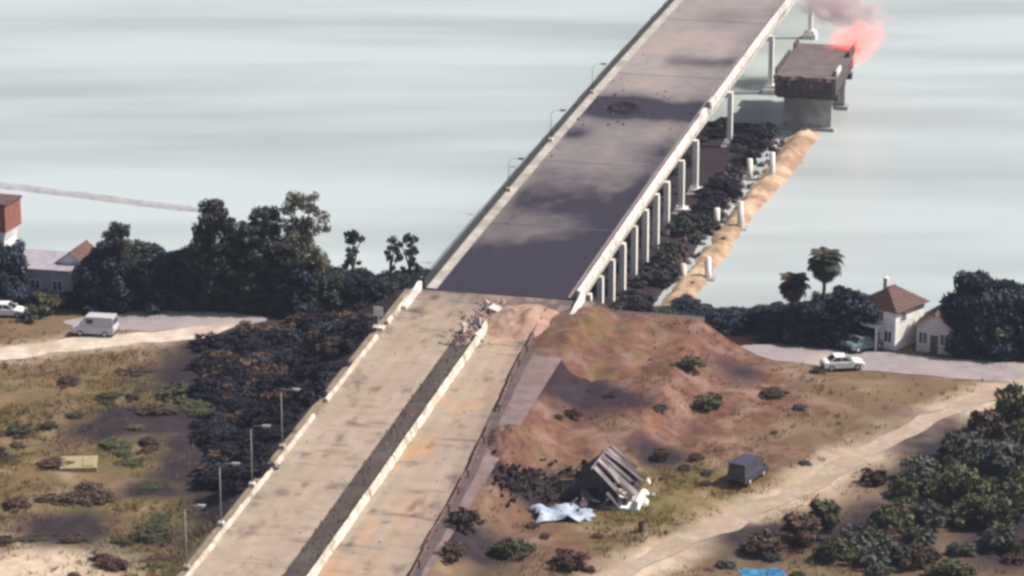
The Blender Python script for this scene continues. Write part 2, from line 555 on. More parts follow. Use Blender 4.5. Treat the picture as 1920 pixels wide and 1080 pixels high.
nt.links.new(g.outputs['Position'], mp2.inputs[0])
n2 = nt.nodes.new('ShaderNodeTexNoise'); n2.inputs['Scale'].default_value = 1.0; n2.inputs['Detail'].default_value = 3
nt.links.new(mp2.outputs[0], n2.inputs['Vector'])
mr = nt.nodes.new('ShaderNodeMapRange'); mr.inputs[1].default_value = 0.38; mr.inputs[2].default_value = 0.66
nt.links.new(n2.outputs[0], mr.inputs[0])
mx = nt.nodes.new('ShaderNodeMix'); mx.data_type = 'RGBA'
mx.inputs[6].default_value = (0.395, 0.452, 0.462, 1); mx.inputs[7].default_value = (0.30, 0.337, 0.343, 1)
nt.links.new(mr.outputs[0], mx.inputs[0]); nt.links.new(mx.outputs[2], b.inputs['Base Color'])
MB().add([(-6000, 300, 0), (6000, 300, 0), (6000, 760, 0), (-6000, 760, 0)], [(0, 1, 2, 3)]).build('water', wm, None, kind='structure')


def strip(name, pts, width, m, dz=0.05, step=0.5, wob=0.25, seed=0):
    """a road sheet lying on the terrain"""
    P = [Vector((p[0], p[1])) for p in pts]
    out = []
    for a, b_ in zip(P[:-1], P[1:]):
        k = max(2, int((b_ - a).length / step))
        out += [a.lerp(b_, i / k) for i in range(k)]
    out.append(P[-1])
    for _ in range(30):
        out = [out[0]] + [(out[i - 1] + out[i] * 2 + out[i + 1]) / 4 for i in range(1, len(out) - 1)] + [out[-1]]
    nw = max(4, int(width / 0.5))
    vs = []
    for i, p in enumerate(out):
        d = (out[min(i + 1, len(out) - 1)] - out[max(i - 1, 0)]).normalized()
        nrm = Vector((d.y, -d.x))
        w1 = width / 2 + wob * (float(vnoise(i * 0.21, 1.5, seed)) - 0.5) * 2
        w2 = width / 2 + wob * (float(vnoise(i * 0.21, 7.5, seed)) - 0.5) * 2
        tp = min(1.0, 0.15 + min(i, len(out) - 1 - i) / 9.0); w1 *= tp; w2 *= tp
        for k in range(nw + 1):
            t = k / nw
            q = p + nrm * (-w1 * (1 - t) + w2 * t)
            vs.append((q.x, q.y))
    V = np.array(vs)
    z = height(V[:, 0], V[:, 1]) + dz
    V = np.column_stack([V, z])
    return np_mesh(name, V, grid_quads(nw + 1, len(out)), m, None, 'structure', True)


DUST = mat('track_dust', (0.37, 0.31, 0.245), (0.26, 0.21, 0.165), 0.95, 1.1, bump=0.6, c3=(0.27, 0.205, 0.15), s3=0.35)
DUST_L = mat('track_sand', (0.58, 0.50, 0.43), (0.42, 0.35, 0.29), 0.95, 0.9, bump=0.5, c3=(0.36, 0.29, 0.23), s3=0.3)
ASPH_L = mat('old_asphalt', (0.27, 0.24, 0.25), (0.20, 0.175, 0.18), 0.9, 0.6, bump=0.2, c3=(0.33, 0.28, 0.26), s3=0.15)
strip('dirt_track', TRACK_R, 2.2, DUST, 0.07, wob=0.8, seed=1)
strip('bank_road', BANK_RD, 6.5, ASPH_L, 0.06, wob=0.4, seed=2)
strip('sand_track', TRACK_L, 4.2, DUST_L, 0.07, wob=0.7, seed=3)
strip('yard', YARD_L, 6.5, ASPH_L, 0.05, wob=0.7, seed=4)

# ------------------------------------------------------------------ approach road (two carriageways and median)
def stain_mat(name, c1, c2, dark, rust=(0.40, 0.26, 0.15)):
    m = mat(name, c1, c2, 0.95, 0.55, bump=0.2, bscale=5, c3=tuple(v * 0.8 for v in c1), s3=0.11, spec=0.08)
    nt = m.node_tree; L = nt.links
    b = nt.nodes['Principled BSDF']
    src = b.inputs['Base Color'].links[0].from_socket
    a = nt.nodes.new('ShaderNodeAttribute'); a.attribute_name = 'stain'
    sp = nt.nodes.new('ShaderNodeSeparateColor'); L.new(a.outputs['Color'], sp.inputs[0])
    x = nt.nodes.new('ShaderNodeMix'); x.data_type = 'RGBA'
    L.new(sp.outputs[1], x.inputs[0]); L.new(src, x.inputs[6]); x.inputs[7].default_value = (*rust, 1)
    x2 = nt.nodes.new('ShaderNodeMix'); x2.data_type = 'RGBA'
    L.new(sp.outputs[0], x2.inputs[0]); L.new(x.outputs[2], x2.inputs[6]); x2.inputs[7].default_value = (*dark, 1)
    L.new(x2.outputs[2], b.inputs['Base Color'])
    return m


def road_sheet(name, s0, s1, l0, l1, m, dz, stain, parent=None, kind=None, step=0.5):
    ns = int((s1 - s0) / step) + 1; nl = int((l1 - l0) / step) + 1
    S, Lq = np.meshgrid(np.linspace(s0, s1, ns), np.linspace(l0, l1, nl), indexing='ij')
    X = AX[0] + DX * S + DY * Lq; Y = AX[1] + DY * S - DX * Lq
    Z = road_z(S) + dz
    st = stain(S, Lq)
    V = np.stack([X.ravel(), Y.ravel(), Z.ravel()], 1)
    q = grid_quads(nl, ns)[:, ::-1]
    return np_mesh(name, V, q, m, parent, kind, True, {'stain': st.reshape(-1, 4)})


def near_stain(S, Lq):
    jn = (np.abs((S + 0.15 * np.sin(Lq * 1.7)) % 6.1 - 3) < 0.16) * 0.4 * vnoise(S / 3, Lq / 2, 8)
    whl = sum(np.exp(-((Lq - c) / 0.45) ** 2) for c in (-7.2, -5.4, -3.9, -2.6, 2.2, 3.9, 5.3, 7.0)) * 0.12
    n = fbm(S / 2.2, Lq / 1.1, 7, 4)
    cr = np.clip((fbm(S / 0.9, Lq / 5.0, 15, 3) - 0.66) * 6, 0, 1) * 0.55
    dark = np.clip((n - 0.62) * 3.0, 0, 0.6) + cr
    dark = dark + jn + whl * (0.5 + n)
    dark = dark + np.clip((S + 9 + 8 * (n - .5)) / 9, 0, 1) * 0.70 * (0.5 + n)
    edge = np.exp(-((Lq - np.interp(S, [-112, -75, -50, -25, 0], [9.2, 8.6, 7.7, 6.0, 5.0])) / 0.7) ** 2) * 0.5
    dark = np.clip(dark + edge * fbm(S / 4, Lq, 3, 2), 0, 1)
    o = np.clip((fbm(S / 7, Lq / 3, 44, 3) - 0.42) * 2.6, 0, 0.75) * (Lq > 0) * np.exp(-((Lq - 3.2) / 2.6) ** 2)
    one = np.ones_like(S)
    return np.stack([dark, o, one * 0, one], -1)


ROAD_M = stain_mat('road_concrete', (0.35, 0.285, 0.225), (0.275, 0.225, 0.18), (0.11, 0.085, 0.08), (0.42, 0.245, 0.125))
road_sheet('carriageway', -115, -0.3, -9.3, -1.6, ROAD_M, 0.0, near_stain, None, 'structure', 0.2)
road_sheet('carriageway', -115, -0.3, 0.75, 10.4, ROAD_M, 0.0, near_stain, None, 'structure', 0.2)
MEDIAN_M = mat('median_soil', (0.045, 0.031, 0.030), (0.072, 0.050, 0.043), 0.95, 0.9, bump=0.5, c3=(0.075, 0.07, 0.06), s3=0.25)
V = []
ns = 231
for i in range(ns):
    s = -115 + i * (105.0 / (ns - 1))
    for k in range(7):
        l = -1.85 + 2.9 * k / 6
        z = float(road_z(s)) - 0.06 + 0.13 * sin(pi * k / 6) + (0.10 * (float(fbm(s * 0.8, k * 0.6, 19, 3)) - 0.5) if 0 < k < 6 else 0)
        x, y = xy(s, l); V.append((x, y, z))
np_mesh('median', V, grid_quads(7, ns)[:, ::-1], MEDIAN_M, None, 'structure', True)
road_sheet('crossover', -10, -0.3, -1.62, 0.77, ROAD_M, -0.004, near_stain, None, 'structure')
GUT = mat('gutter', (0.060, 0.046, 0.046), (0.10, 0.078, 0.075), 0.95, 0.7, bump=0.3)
SHOULD = mat('shoulder_dust', (0.20, 0.15, 0.148), (0.13, 0.096, 0.096), 0.95, 0.7, bump=0.4, c3=(0.14, 0.10, 0.09), s3=0.3)


def rail_l(s):
    return float(np.interp(s, [-112, -75, -50, -25, -10, 0], [9.6, 9.0, 8.1, 6.5, 5.6, 5.4]))


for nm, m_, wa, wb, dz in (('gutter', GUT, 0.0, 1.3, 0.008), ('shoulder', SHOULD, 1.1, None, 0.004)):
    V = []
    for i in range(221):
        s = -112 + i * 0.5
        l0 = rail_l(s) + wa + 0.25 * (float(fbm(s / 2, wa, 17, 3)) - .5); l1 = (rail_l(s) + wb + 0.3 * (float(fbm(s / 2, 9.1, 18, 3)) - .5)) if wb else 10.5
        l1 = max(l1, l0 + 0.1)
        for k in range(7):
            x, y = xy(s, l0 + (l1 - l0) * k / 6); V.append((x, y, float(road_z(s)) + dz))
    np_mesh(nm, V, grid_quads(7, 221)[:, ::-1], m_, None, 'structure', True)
road_sheet('verge', -115, -0.3, -10.5, -9.2, mat('verge', (0.24, 0.18, 0.13), (0.16, 0.12, 0.09), 0.95, 0.8, bump=0.3), -0.045, near_stain, None, 'structure')

# profile blocks: concrete barriers
JP = [(-0.24, 0), (0.24, 0), (0.24, 0.10), (0.13, 0.32), (0.09, 0.78), (-0.09, 0.78), (-0.13, 0.32), (-0.24, 0.10)]
mb = MB(); mb.prism(JP, -0.97, 0.97)
bar_me = mb.build('concrete_barrier', CONC_B).data
bpy.data.objects.remove(bpy.data.objects['concrete_barrier'])
first = True
for i in range(51):
    s = -112 + 2.02 * i
    if s > -8: break
    o = link('concrete_barrier', bar_me)
    p = W(s, 1.05 + 0.05 * (random.random() - 0.5), 0.005)
    o.location = p
    o.rotation_euler = (math.atan(0.057), 0, -HEAD + R(random.uniform(-1.2, 1.2)))
    if s > -14: o.rotation_euler.z += R(random.uniform(-16, 16)); o.location.x += random.uniform(-0.3, 0.3)
    tag(o, 'pale sloped concrete barrier block in the row along the median of the approach road', 'barrier', 'median barrier blocks')
KP = [(-0.15, 0), (0.15, 0), (0.12, 0.38), (-0.12, 0.38)]
mb = MB(); mb.prism(KP, -0.98, 0.98)
k_me = mb.build('kerb_block', CONC_B).data
bpy.data.objects.remove(bpy.data.objects['kerb_block'])
for i in range(60):
    s = -112 + 2.0 * i
    if s > -1: break
    if -38 < s < -33.5 or -15.5 < s < -10: continue
    o = link('kerb_block', k_me)
    o.location = W(s, -9.45 + 0.03 * random.uniform(-1, 1), -0.03)
    o.rotation_euler = (math.atan(0.057), 0, -HEAD + R(random.uniform(-.6, .6)))
    tag(o, 'low pale concrete edge block in the row beside the street lamps and dry field', 'kerb block', 'edge blocks by the street lamps')

# guard rail, right-hand edge
gr = empty('guard_rail', W(-60, 9.2), 0, 'dark rusty guard rail between the approach road and the reddish slope', 'guard rail')
gi = Matrix.Translation(-gr.location)
prof = [(-0.03, -0.16), (0.03, -0.08), (-0.03, 0.0), (0.03, 0.08), (-0.03, 0.16)]
for i in range(27):
    s0 = -112 + 4 * i
    if s0 > -6: break
    if i in (19,): continue
    m = MB(); vs = []
    sag = random.uniform(-0.10, 0.06); out = random.uniform(-0.12, 0.12)
    for ss in (s0, s0 + 3.97):
        for u, z in prof:
            vs.append(W(ss, rail_l(ss) + 0.55 + u + out, 0.55 + z + sag) - gr.location)
    m.add(vs, [(k, k + 1, k + 6, k + 5) for k in range(4)])
    for ss in (s0, s0 + 3.97):
        pass
    m.build('rail', RUST, gr)
    m = MB(); p = W(s0, rail_l(s0) + 0.64 + out) - gr.location
    m.box(p.x - 0.07, p.x + 0.07, p.y - 0.07, p.y + 0.07, p.z - 0.3, p.z + 0.75 + sag)
    m.build('post', STEEL_P if i % 4 == 1 else RUST, gr)

# ------------------------------------------------------------------ main bridge
BR = empty('road_bridge', W(0, 0), 0, 'long concrete road bridge on pale columns crossing the river, its deck crossed by dark bands', 'bridge')
BO = BR.location.copy()
BS1 = 330
HWID = 8.65


def Wb(s, l, dz=0.0):
    return W(s, l, dz) - BO


def deck_marks(S, Lq):
    n = fbm(S / 5.0, Lq / 3.0, 12, 4); n2 = fbm(S / 2.0, Lq / 1.3, 31, 4)
    def band(c, w, a, l0=-9, l1=9):
        e = np.clip((Lq - l0) / 2.0, 0, 1) * np.clip((l1 - Lq) / 2.0, 0, 1)
        return a * np.exp(-np.abs((S - c + 2.5 * (n - 0.5)) / w) ** 2.0) * e
    d = band(6.5, 10.0, 1.3) + band(34, 8.0, 0.62, -8, 9) + band(45, 3.0, 0.2, -8, 9)  # broad dark bands across the deck
    d = d + band(77, 5.0, 1.3) + band(103, 3.4, 0.62, -3, 8.5) + band(17, 4, 0.25, -2, 9)
    d = d + 0.27 * np.clip((80 - S) / 8, 0, 1)
    for (cs, cl, rr, a) in ((76.5, -2.6, 3.2, 1.0), (63, -6.0, 1.9, 0.7), (130, 1, 4, 0.3), (56, 5.5, 3.5, 0.35), (22, 6, 5, 0.4), (90, 4, 4, 0.2)):
        d = d + a * np.exp(-(((S - cs) / (rr * 1.6)) ** 2 + ((Lq - cl) / rr) ** 2))
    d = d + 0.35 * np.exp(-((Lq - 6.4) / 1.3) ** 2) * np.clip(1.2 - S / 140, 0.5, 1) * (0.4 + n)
    d = d + 0.10 * np.clip((70 - S) / 60, 0, 1)
    d = np.clip(d * (0.78 + 0.45 * n2), 0, 0.95)
    o = np.clip((fbm(S / 9, Lq / 4, 61, 3) - 0.5) * 1.6, 0, 0.5)
    one = np.ones_like(S)
    return np.stack([d, o, one * 0, one], -1)


DECK_M = stain_mat('deck_asphalt', (0.262, 0.234, 0.230), (0.212, 0.188, 0.187), (0.021, 0.019, 0.036), (0.33, 0.255, 0.225))
o = road_sheet('asphalt', 0, BS1, -7.2, 7.2, DECK_M, 0.004, deck_marks, BR)
o.location = -BO
SPANS = [0, 6, 12, 18, 24, 30.5, 37, 43.5, 50, 59.5, 69, 94, 128, 166, 206, 250, 290, 330]
for a, b_ in zip(SPANS[:-1], SPANS[1:]):
    m = MB()
    k = max(2, int((b_ - a) / 6))
    for i in range(k):
        s0 = a + 0.03 + (b_ - a - 0.06) * i / k; s1 = a + 0.03 + (b_ - a - 0.06) * (i + 1) / k
        vs = [Wb(s, l, dz) for s in (s0, s1) for (l, dz) in ((-HWID, 0), (HWID, 0), (HWID, -0.45), (-HWID, -0.45))]
        m.add(vs, [(0, 1, 5, 4), (1, 2, 6, 5), (2, 3, 7, 6), (3, 0, 4, 7)] + ([(0, 3, 2, 1)] if i == 0 else []) + ([(4, 5, 6, 7)] if i == k - 1 else []))
    m.build('deck_slab', CONC, BR)
    dep = 0.9 if b_ - a < 20 else 1.25
    for l in (-7.6, -3.8, 0, 3.8, 7.6):
        m = MB()
        vs = [Wb(s, l + u, dz) for s in (a + 0.15, b_ - 0.15) for (u, dz) in ((-0.3, -0.45), (0.3, -0.45), (0.3, -0.45 - dep), (-0.3, -0.45 - dep))]
        m.add(vs, [(0, 1, 5, 4), (1, 2, 6, 5), (2, 3, 7, 6), (3, 0, 4, 7), (0, 3, 2, 1), (4, 5, 6, 7)])
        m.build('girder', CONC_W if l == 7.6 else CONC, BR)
    if a in (24, 50, 94, 128, 166):
        m = MB()
        vs = [Wb(s, l, 0.009) for s in (a - 0.12, a + 0.12) for l in (-7.2, 7.2)]
        m.add(vs, [(0, 1, 3, 2)]).build('expansion_joint', STEEL_D, BR)
# walkways
for sgn in (-1, 1):
    m = MB()
    for i in range(33):
        s0, s1 = i * 10 + 0.01, i * 10 + 9.99
        vs = [Wb(s, sgn * l, dz) for s in (s0, s1) for (l, dz) in ((7.2, -0.05), (8.25, -0.05), (8.25, 0.16), (7.2, 0.16))]
        m.add(vs, [(0, 1, 5, 4), (1, 2, 6, 5), (2, 3, 7, 6), (3, 0, 4, 7)])
    m.build('walkway', CONC if sgn < 0 else mat('walkway_dusty', (0.24, 0.19, 0.18), (0.17, 0.14, 0.14), 0.9, 1), BR)
# right-hand solid parapet panels and left-hand railing panels
m = MB(); m.prism([(-0.14, -0.02), (0.14, -0.02), (0.14, 0.86), (0.2, 0.86), (0.2, 1.0), (-0.2, 1.0), (-0.2, 0.86), (-0.14, 0.86)], 0.02, 2.96)
m.box(0.14, 0.19, 0.35, 2.63, 0.15, 0.72)
par_me = m.build('parapet_panel', CONC_W).data
bpy.data.objects.remove(bpy.data.objects['parapet_panel'])
m = MB(); m.box(-0.16, 0.16, 0.02, 2.96, -0.02, 0.26)
for y in (0.1, 0.84, 1.58, 2.32): m.box(-0.06, 0.06, y - 0.06, y + 0.06, 0.26, 1.12)
for z in (0.5, 0.78, 1.06): m.box(-0.04, 0.04, 0.02, 2.96, z, z + 0.07)
rail_me = m.build('railing_panel', STEEL_D).data
bpy.data.objects.remove(bpy.data.objects['railing_panel'])
for i in range(62):
    s = i * 3.0
    pitch = math.atan((float(road_z(s + 3)) - float(road_z(s))) / 3)
    for sgn, me, nm in ((1, par_me, 'parapet_panel'), (-1, rail_me, 'railing_panel')):
        if sgn == 1 and i in (25,): continue
        o = link(nm, me, BR)
        o.location = Wb(s, sgn * 8.42, 0.0)
        o.rotation_euler = (pitch, R(random.uniform(-2.5, 2.5)) if sgn < 0 else 0, -HEAD)
        if sgn == 1 and i in (24, 26): o.rotation_euler.y = R(-9)
# piers
for a in SPANS[1:-1]:
    dep = 0.45 + (1.25 if a >= 50 else 0.9)
    zt = float(road_z(a)) - dep
    pm = MB()
    vs = [Wb(a + u, l, -dep - dz) for u in (-0.38, 0.38) for (l, dz) in ((-8.5, 0), (8.5, 0), (8.5, 0.5), (7.2, 0.85), (-7.2, 0.85), (-8.5, 0.5))]
    pm.add(vs, [(0, 1, 7, 6), (1, 2, 8, 7), (2, 3, 9, 8), (3, 4, 10, 9), (4, 5, 11, 10), (5, 0, 6, 11), (5, 4, 3, 2, 1, 0), (6, 7, 8, 9, 10, 11)])
    pier = pm.build('pier', CONC_W, BR)
    if a > 170: ls = (-6.6, 6.6)
    else: ls = (-8.2, 0.0, 8.2)
    for l in ls:
        x, y = xy(a, l)
        zb = max(hz(x, y), -1.0) - 0.4
        t, bt = Wb(a, l), None
        c = MB()
        Mc = Matrix.Translation((t.x, t.y, 0)) @ Matrix.Rotation(-HEAD, 4, 'Z')
        c.box(-0.32, 0.32, -0.42, 0.42, zb - BO.z, zt - 0.3 - BO.z, Mc)
        c.build('column', WHITE, pier)
        if a > 55:
            fm = MB()
            Mx = Matrix.Translation((t.x, t.y, 0)) @ Matrix.Rotation(-HEAD, 4, 'Z')
            fm.box(-1.0, 1.0, -1.2, 1.2, -1.5 - BO.z, 0.75 - BO.z, Mx)
            fm.box(-0.85, 0.85, -1.0, 1.0, 0.75 - BO.z, 1.25 - BO.z, Mx, 0.85)
            fm.build('footing', CONC_W, pier)
# abutment wall
m = MB()
vs = [Wb(s, l, dz) for s in (0.02, 1.6) for (l, dz) in ((-8.9, -1.42), (8.9, -1.42), (8.9, -6.5), (-8.9, -6.5))]
m.add(vs, [(0, 1, 5, 4), (1, 2, 6, 5), (2, 3, 7, 6), (3, 0, 4, 7), (0, 3, 2, 1), (4, 5, 6, 7)]).build('abutment', CONC_W, BR)
for sgn in (-1, 1):
    m = MB()
    vs = [Wb(s, sgn * l, dz) for s in (-6.5, -0.1) for (l, dz) in ((8.7, 0.9 if s > -1 else 0.35), (9.15, 0.9 if s > -1 else 0.35), (9.15, -5 if s > -1 else -1.2), (8.7, -5 if s > -1 else -1.2))]
    m.add(vs, [(0, 1, 5, 4), (1, 2, 6, 5), (2, 3, 7, 6), (3, 0, 4, 7), (0, 3, 2, 1), (4, 5, 6, 7)]).build('wing_wall', CONC_W, BR)


def rock_mesh(name, seed, m, flat=0.7):
    r = random.Random(seed)
    t = (1 + 5 ** 0.5) / 2
    vs = [(-1, t, 0), (1, t, 0), (-1, -t, 0), (1, -t, 0), (0, -1, t), (0, 1, t), (0, -1, -t), (0, 1, -t), (t, 0, -1), (t, 0, 1), (-t, 0, -1), (-t, 0, 1)]
    fs = [(0, 11, 5), (0, 5, 1), (0, 1, 7), (0, 7, 10), (0, 10, 11), (1, 5, 9), (5, 11, 4), (11, 10, 2), (10, 7, 6), (7, 1, 8), (3, 9, 4), (3, 4, 2), (3, 2, 6), (3, 6, 8), (3, 8, 9), (4, 9, 5), (2, 4, 11), (6, 2, 10), (8, 6, 7), (9, 8, 1)]
    out = [Vector(v).normalized() * r.uniform(0.33, 0.62) for v in vs]
    out = [Vector((v.x * 1.2, v.y, v.z * flat)) for v in out]
    return out, fs


def debris_field(name, pts, m, parent=None, kind='stuff', origin=Vector((0, 0, 0))):
    mb = MB()
    for i, (p, sz) in enumerate(pts):
        vs, fs = rock_mesh('', i * 7 + 3, m)
        Rm = Euler((random.uniform(0, 6), random.uniform(0, 6), random.uniform(0, 6))).to_matrix()
        mb.add([Rm @ v * sz + Vector(p) - origin for v in vs], fs)
    return mb.build(name, m, parent, kind=kind)


# blast crater on the deck: raised broken rim with black pit, loose chunks
cs, cl = 76.0, -2.6
m = MB(); vs = []
for ring, (rr, dz) in enumerate(((0.25, 0.03), (1.0, 0.05), (1.55, 0.26), (2.3, 0.015))):
    for k in range(18):
        t = 2 * pi * k / 18
        q = rr * (1 + 0.22 * (float(vnoise(k * 0.8, ring * 0.7, 4)) - 0.5) * 2)
        vs.append(Wb(cs + 1.5 * q * cos(t), cl + q * sin(t), dz + (0.15 * random.random() if ring == 2 else 0)))
m.add(vs, [(r * 18 + k, r * 18 + (k + 1) % 18, (r + 1) * 18 + (k + 1) % 18, (r + 1) * 18 + k) for r in range(3) for k in range(18)] + [tuple(range(17, -1, -1))])
m.build('crater', BLACK, BR)
pts = []
for i in range(90):
    s = cs + random.gauss(0, 4.5); l = max(-7, min(7, cl + random.gauss(0, 3.5)))
    pts.append((W(s, l, 0.02), random.uniform(0.15, 0.5)))
for i in range(60):
    s = random.uniform(2, 110); l = random.choice((-1, 1)) * random.uniform(4.5, 7.1)
    pts.append((W(s, l, 0.02), random.uniform(0.12, 0.32)))
debris_field('rubble', pts, CONC_D, BR, origin=BO)

# ------------------------------------------------------------------ broken second bridge
B2S = 104.0
z2 = 8.2
B2 = empty('broken_bridge', (*xy(B2S, L2), 0), -HEAD, 'short piece of narrow concrete bridge left standing over the river, dark broken end', 'bridge')
LEN = 21.0
HW = 4.3
# deck in local coords: x right, y along
m = MB()
ends = []
NE = 14
top = [(-HW + 2 * HW * i / NE, random.uniform(-0.5, 0.5)) for i in range(NE + 1)]
vs = [(x, y, z2) for x, y in top] + [(x, y - 0.15 + random.uniform(-0.15, 0.3), z2 - 0.5) for x, y in top]
vs += [(x, LEN, z2) for x, y in top] + [(x, LEN, z2 - 0.5) for x, y in top]
n1 = NE + 1
fs = []
for i in range(NE):
    fs += [(i, i + 1, 2 * n1 + i + 1, 2 * n1 + i), (n1 + i + 1, n1 + i, 3 * n1 + i, 3 * n1 + i + 1), (i + 1, i, n1 + i, n1 + i + 1)]
fs += [(0, 2 * n1, 3 * n1, n1), (NE, n1 + NE, 3 * n1 + NE, 2 * n1 + NE)]
m.add(vs, fs).build('deck_slab', mat('deck_brown', (0.155, 0.13, 0.128), (0.105, 0.086, 0.09), 0.95, 0.5, bump=0.3, c3=(0.10, 0.08, 0.083), s3=0.2, spec=0.1), B2)
for x in (-3.4, 0, 3.4):
    m = MB(); m.box(x - 0.45, x + 0.45, 0.35, LEN, z2 - 3.0, z2 - 0.5)
    m.build('girder', CONC_D, B2)
m = MB(); m.box(-4.15, 4.15, 0.6, 1.3, z2 - 2.9, z2 - 0.55); m.build('diaphragm', CONC_D, B2)
for i in range(28):
    m = MB(); x = random.uniform(-4.1, 4.1)
    p = Vector((x, 0.2, z2 - random.uniform(0.1, 0.4)))
    m.tube([p, p + Vector((random.uniform(-.2, .2), -random.uniform(0.4, 1.0), -random.uniform(0, 0.5))), p + Vector((random.uniform(-.4, .4), -random.uniform(0.8, 1.3), -random.uniform(0.5, 1.6)))], 0.03, 4)
    m.build('rebar', RUST, B2)
for sgn in (-1, 1):
    for i in range(5):
        if (sgn, i) in ((1, 1), (1, 2), (-1, 3)): continue
        m = MB(); y0 = 1.2 + i * 4.0
        m.box(sgn * 4.12 - 0.13, sgn * 4.12 + 0.13, y0, y0 + 3.9, z2 - 0.03, z2 + 0.75)
        m.build('parapet_panel', CONC_W if (sgn, i) == (1, 0) else CONC_D, B2)
for y in (4, 17):
    pm = MB(); pm.box(-4.2, 4.2, y - 0.75, y + 0.75, z2 - 3.8, z2 - 3.0)
    pier = pm.build('pier', CONC_D, B2)
    c = MB(); c.box(-3.3, 3.3, y - 0.5, y + 0.5, -1.5, z2 - 3.8); c.build('pier_wall', CONC, pier)
    c = MB(); c.box(-3.8, 3.8, y - 1.0, y + 1.0, -1.5, 0.5); c.build('footing', CONC, pier)
# leftover piers of the lost spans
for k, (s, hgt) in enumerate(((80, 3.4), (56, 3.2), (34, 2.4))):
    r = empty('pier_stump', (*xy(s, L2), -1.2), -HEAD, ['tallest bare pier of pale twin columns standing beside the sandy causeway', 'bare twin column pier stump half way along the sandy causeway', 'short bare pier stump at the bank end of the sandy causeway'][k], 'pier', 'bare piers of the broken bridge')
    for x in (-3.3, -0.4):
        c = MB(); c.tube([(x, 0, 0), (x, 0, hgt + 1.2 + (x + 1) * 0.35)], [0.42, 0.36], 12); c.build('column', CONC_W, r, True)
    m = MB(); m.box(-4.2, 0.5, -0.8, 0.8, -0.6, 1.35); m.build('footing', CONC, r)


def causeway(name, m):
    """rough fill of sandy earth tipped along the line of the lost spans"""
    ns_, nc = 240, 21
    vs = []
    for i in range(ns_):
        t = i / (ns_ - 1); s = 19 + 86 * t
        lc = L2 - 2.4 + 2.6 * t + 0.9 * (float(fbm(s / 9, 0.3, 401, 3)) - .5)
        zt = 0.50 + 0.5 * t ** 2 + 0.25 * (float(fbm(s / 9, 4.3, 402, 2)) - .5)
        hw = (0.1 + 1.2 * float(fbm(s / 3.5, 2.3, 403, 4))) * (1 - 0.4 * t)
        for k in range(nc):
            u = -1 + 2 * k / (nc - 1)
            w = hw + zt * 1.7 + 0.9
            l = u * w
            z = zt - max(0, abs(l) - hw) / 1.7 + 0.4 * (float(fbm(s / 1.1, l / 0.9, 404, 4)) - .5)
            if i < 3 or i > ns_ - 3: z -= 1.2
            x, y = xy(s, lc + l); vs.append((x, y, max(z, -1.2)))
    return np_mesh(name, vs, grid_quads(nc, ns_)[:, ::-1], m, None, 'structure', True)


causeway('sand_causeway', CONC_T)
pts = []
for i in range(150):
    s = random.uniform(29, 100); l = L2 - 5.5 + 3.0 * (s - 24) / 81 + random.gauss(-0.2, 1.3)
    x, y = xy(s, l); pts.append(((x, y, max(hz(x, y), 0) + random.uniform(-0.2, 0.3)), random.uniform(0.4, 1.3)))
o = debris_field('bridge_rubble', pts, mat('rubble_dark', (0.12, 0.075, 0.065), (0.07, 0.045, 0.045), 0.95, 1.2))
tag(o, 'dark brown rubble along the foot of the sandy causeway', 'rubble')
# second abutment at the bank
r = empty('old_abutment', (*xy(3, L2), 1.0), -HEAD, 'dark grey concrete abutment left standing on the bank at the foot of the causeway', 'abutment')
m = MB(); m.box(-4.6, 4.6, -1.0, 0.8, -1, 3.6); m.build('wall', CONC_D, r)
m = MB(); m.box(-4.8, 4.8, -1.15, 0.3, 3.6, 4.1); m.build('bearing_shelf', CONC_D, r)

# burning right-hand edge and smoke of the broken end
def vol_mat(name, color, dens, emis=None, est=0.0, scale=0.6, lo=0.42, hi=0.7):
    m = bpy.data.materials.new(name); m.use_nodes = True
    nt = m.node_tree; N = nt.nodes; L = nt.links; N.clear()
    out = N.new('ShaderNodeOutputMaterial'); v = N.new('ShaderNodeVolumePrincipled')
    v.inputs['Color'].default_value = (*color, 1); v.inputs['Anisotropy'].default_value = 0.1
    tc = N.new('ShaderNodeTexCoord')
    ns_ = N.new('ShaderNodeTexNoise'); ns_.inputs['Scale'].default_value = scale; ns_.inputs['Detail'].default_value = 4
    L.new(tc.outputs['Object'], ns_.inputs['Vector'])
    ln = N.new('ShaderNodeVectorMath'); ln.operation = 'LENGTH'; L.new(tc.outputs['Object'], ln.inputs[0])
    fall = N.new('ShaderNodeMapRange'); fall.inputs[1].default_value = 1.0; fall.inputs[2].default_value = 0.25
    L.new(ln.outputs['Value'], fall.inputs[0])
    ad = N.new('ShaderNodeMath'); ad.operation = 'ADD'
    hlf = N.new('ShaderNodeMath'); hlf.operation = 'MULTIPLY'; hlf.inputs[1].default_value = 0.45; L.new(fall.outputs[0], hlf.inputs[0])
    L.new(ns_.outputs['Fac'], ad.inputs[0]); L.new(hlf.outputs[0], ad.inputs[1])
    mr = N.new('ShaderNodeMapRange'); mr.inputs[1].default_value = lo + 0.22; mr.inputs[2].default_value = hi + 0.22
    L.new(ad.outputs[0], mr.inputs[0])
    mu = N.new('ShaderNodeMath'); mu.operation = 'MULTIPLY'; L.new(mr.outputs[0], mu.inputs[0]); L.new(fall.outputs[0], mu.inputs[1])
    md = N.new('ShaderNodeMath'); md.operation = 'MULTIPLY'; md.inputs[1].default_value = dens; L.new(mu.outputs[0], md.inputs[0])
    L.new(md.outputs[0], v.inputs['Density'])
    if emis:
        v.inputs['Emission Color'].default_value = (*emis, 1)
        me = N.new('ShaderNodeMath'); me.operation = 'MULTIPLY'; me.inputs[1].default_value = est; L.new(mu.outputs[0], me.inputs[0])
        L.new(me.outputs[0], v.inputs['Emission Strength'])
    L.new(v.outputs[0], out.inputs['Volume'])
    return m


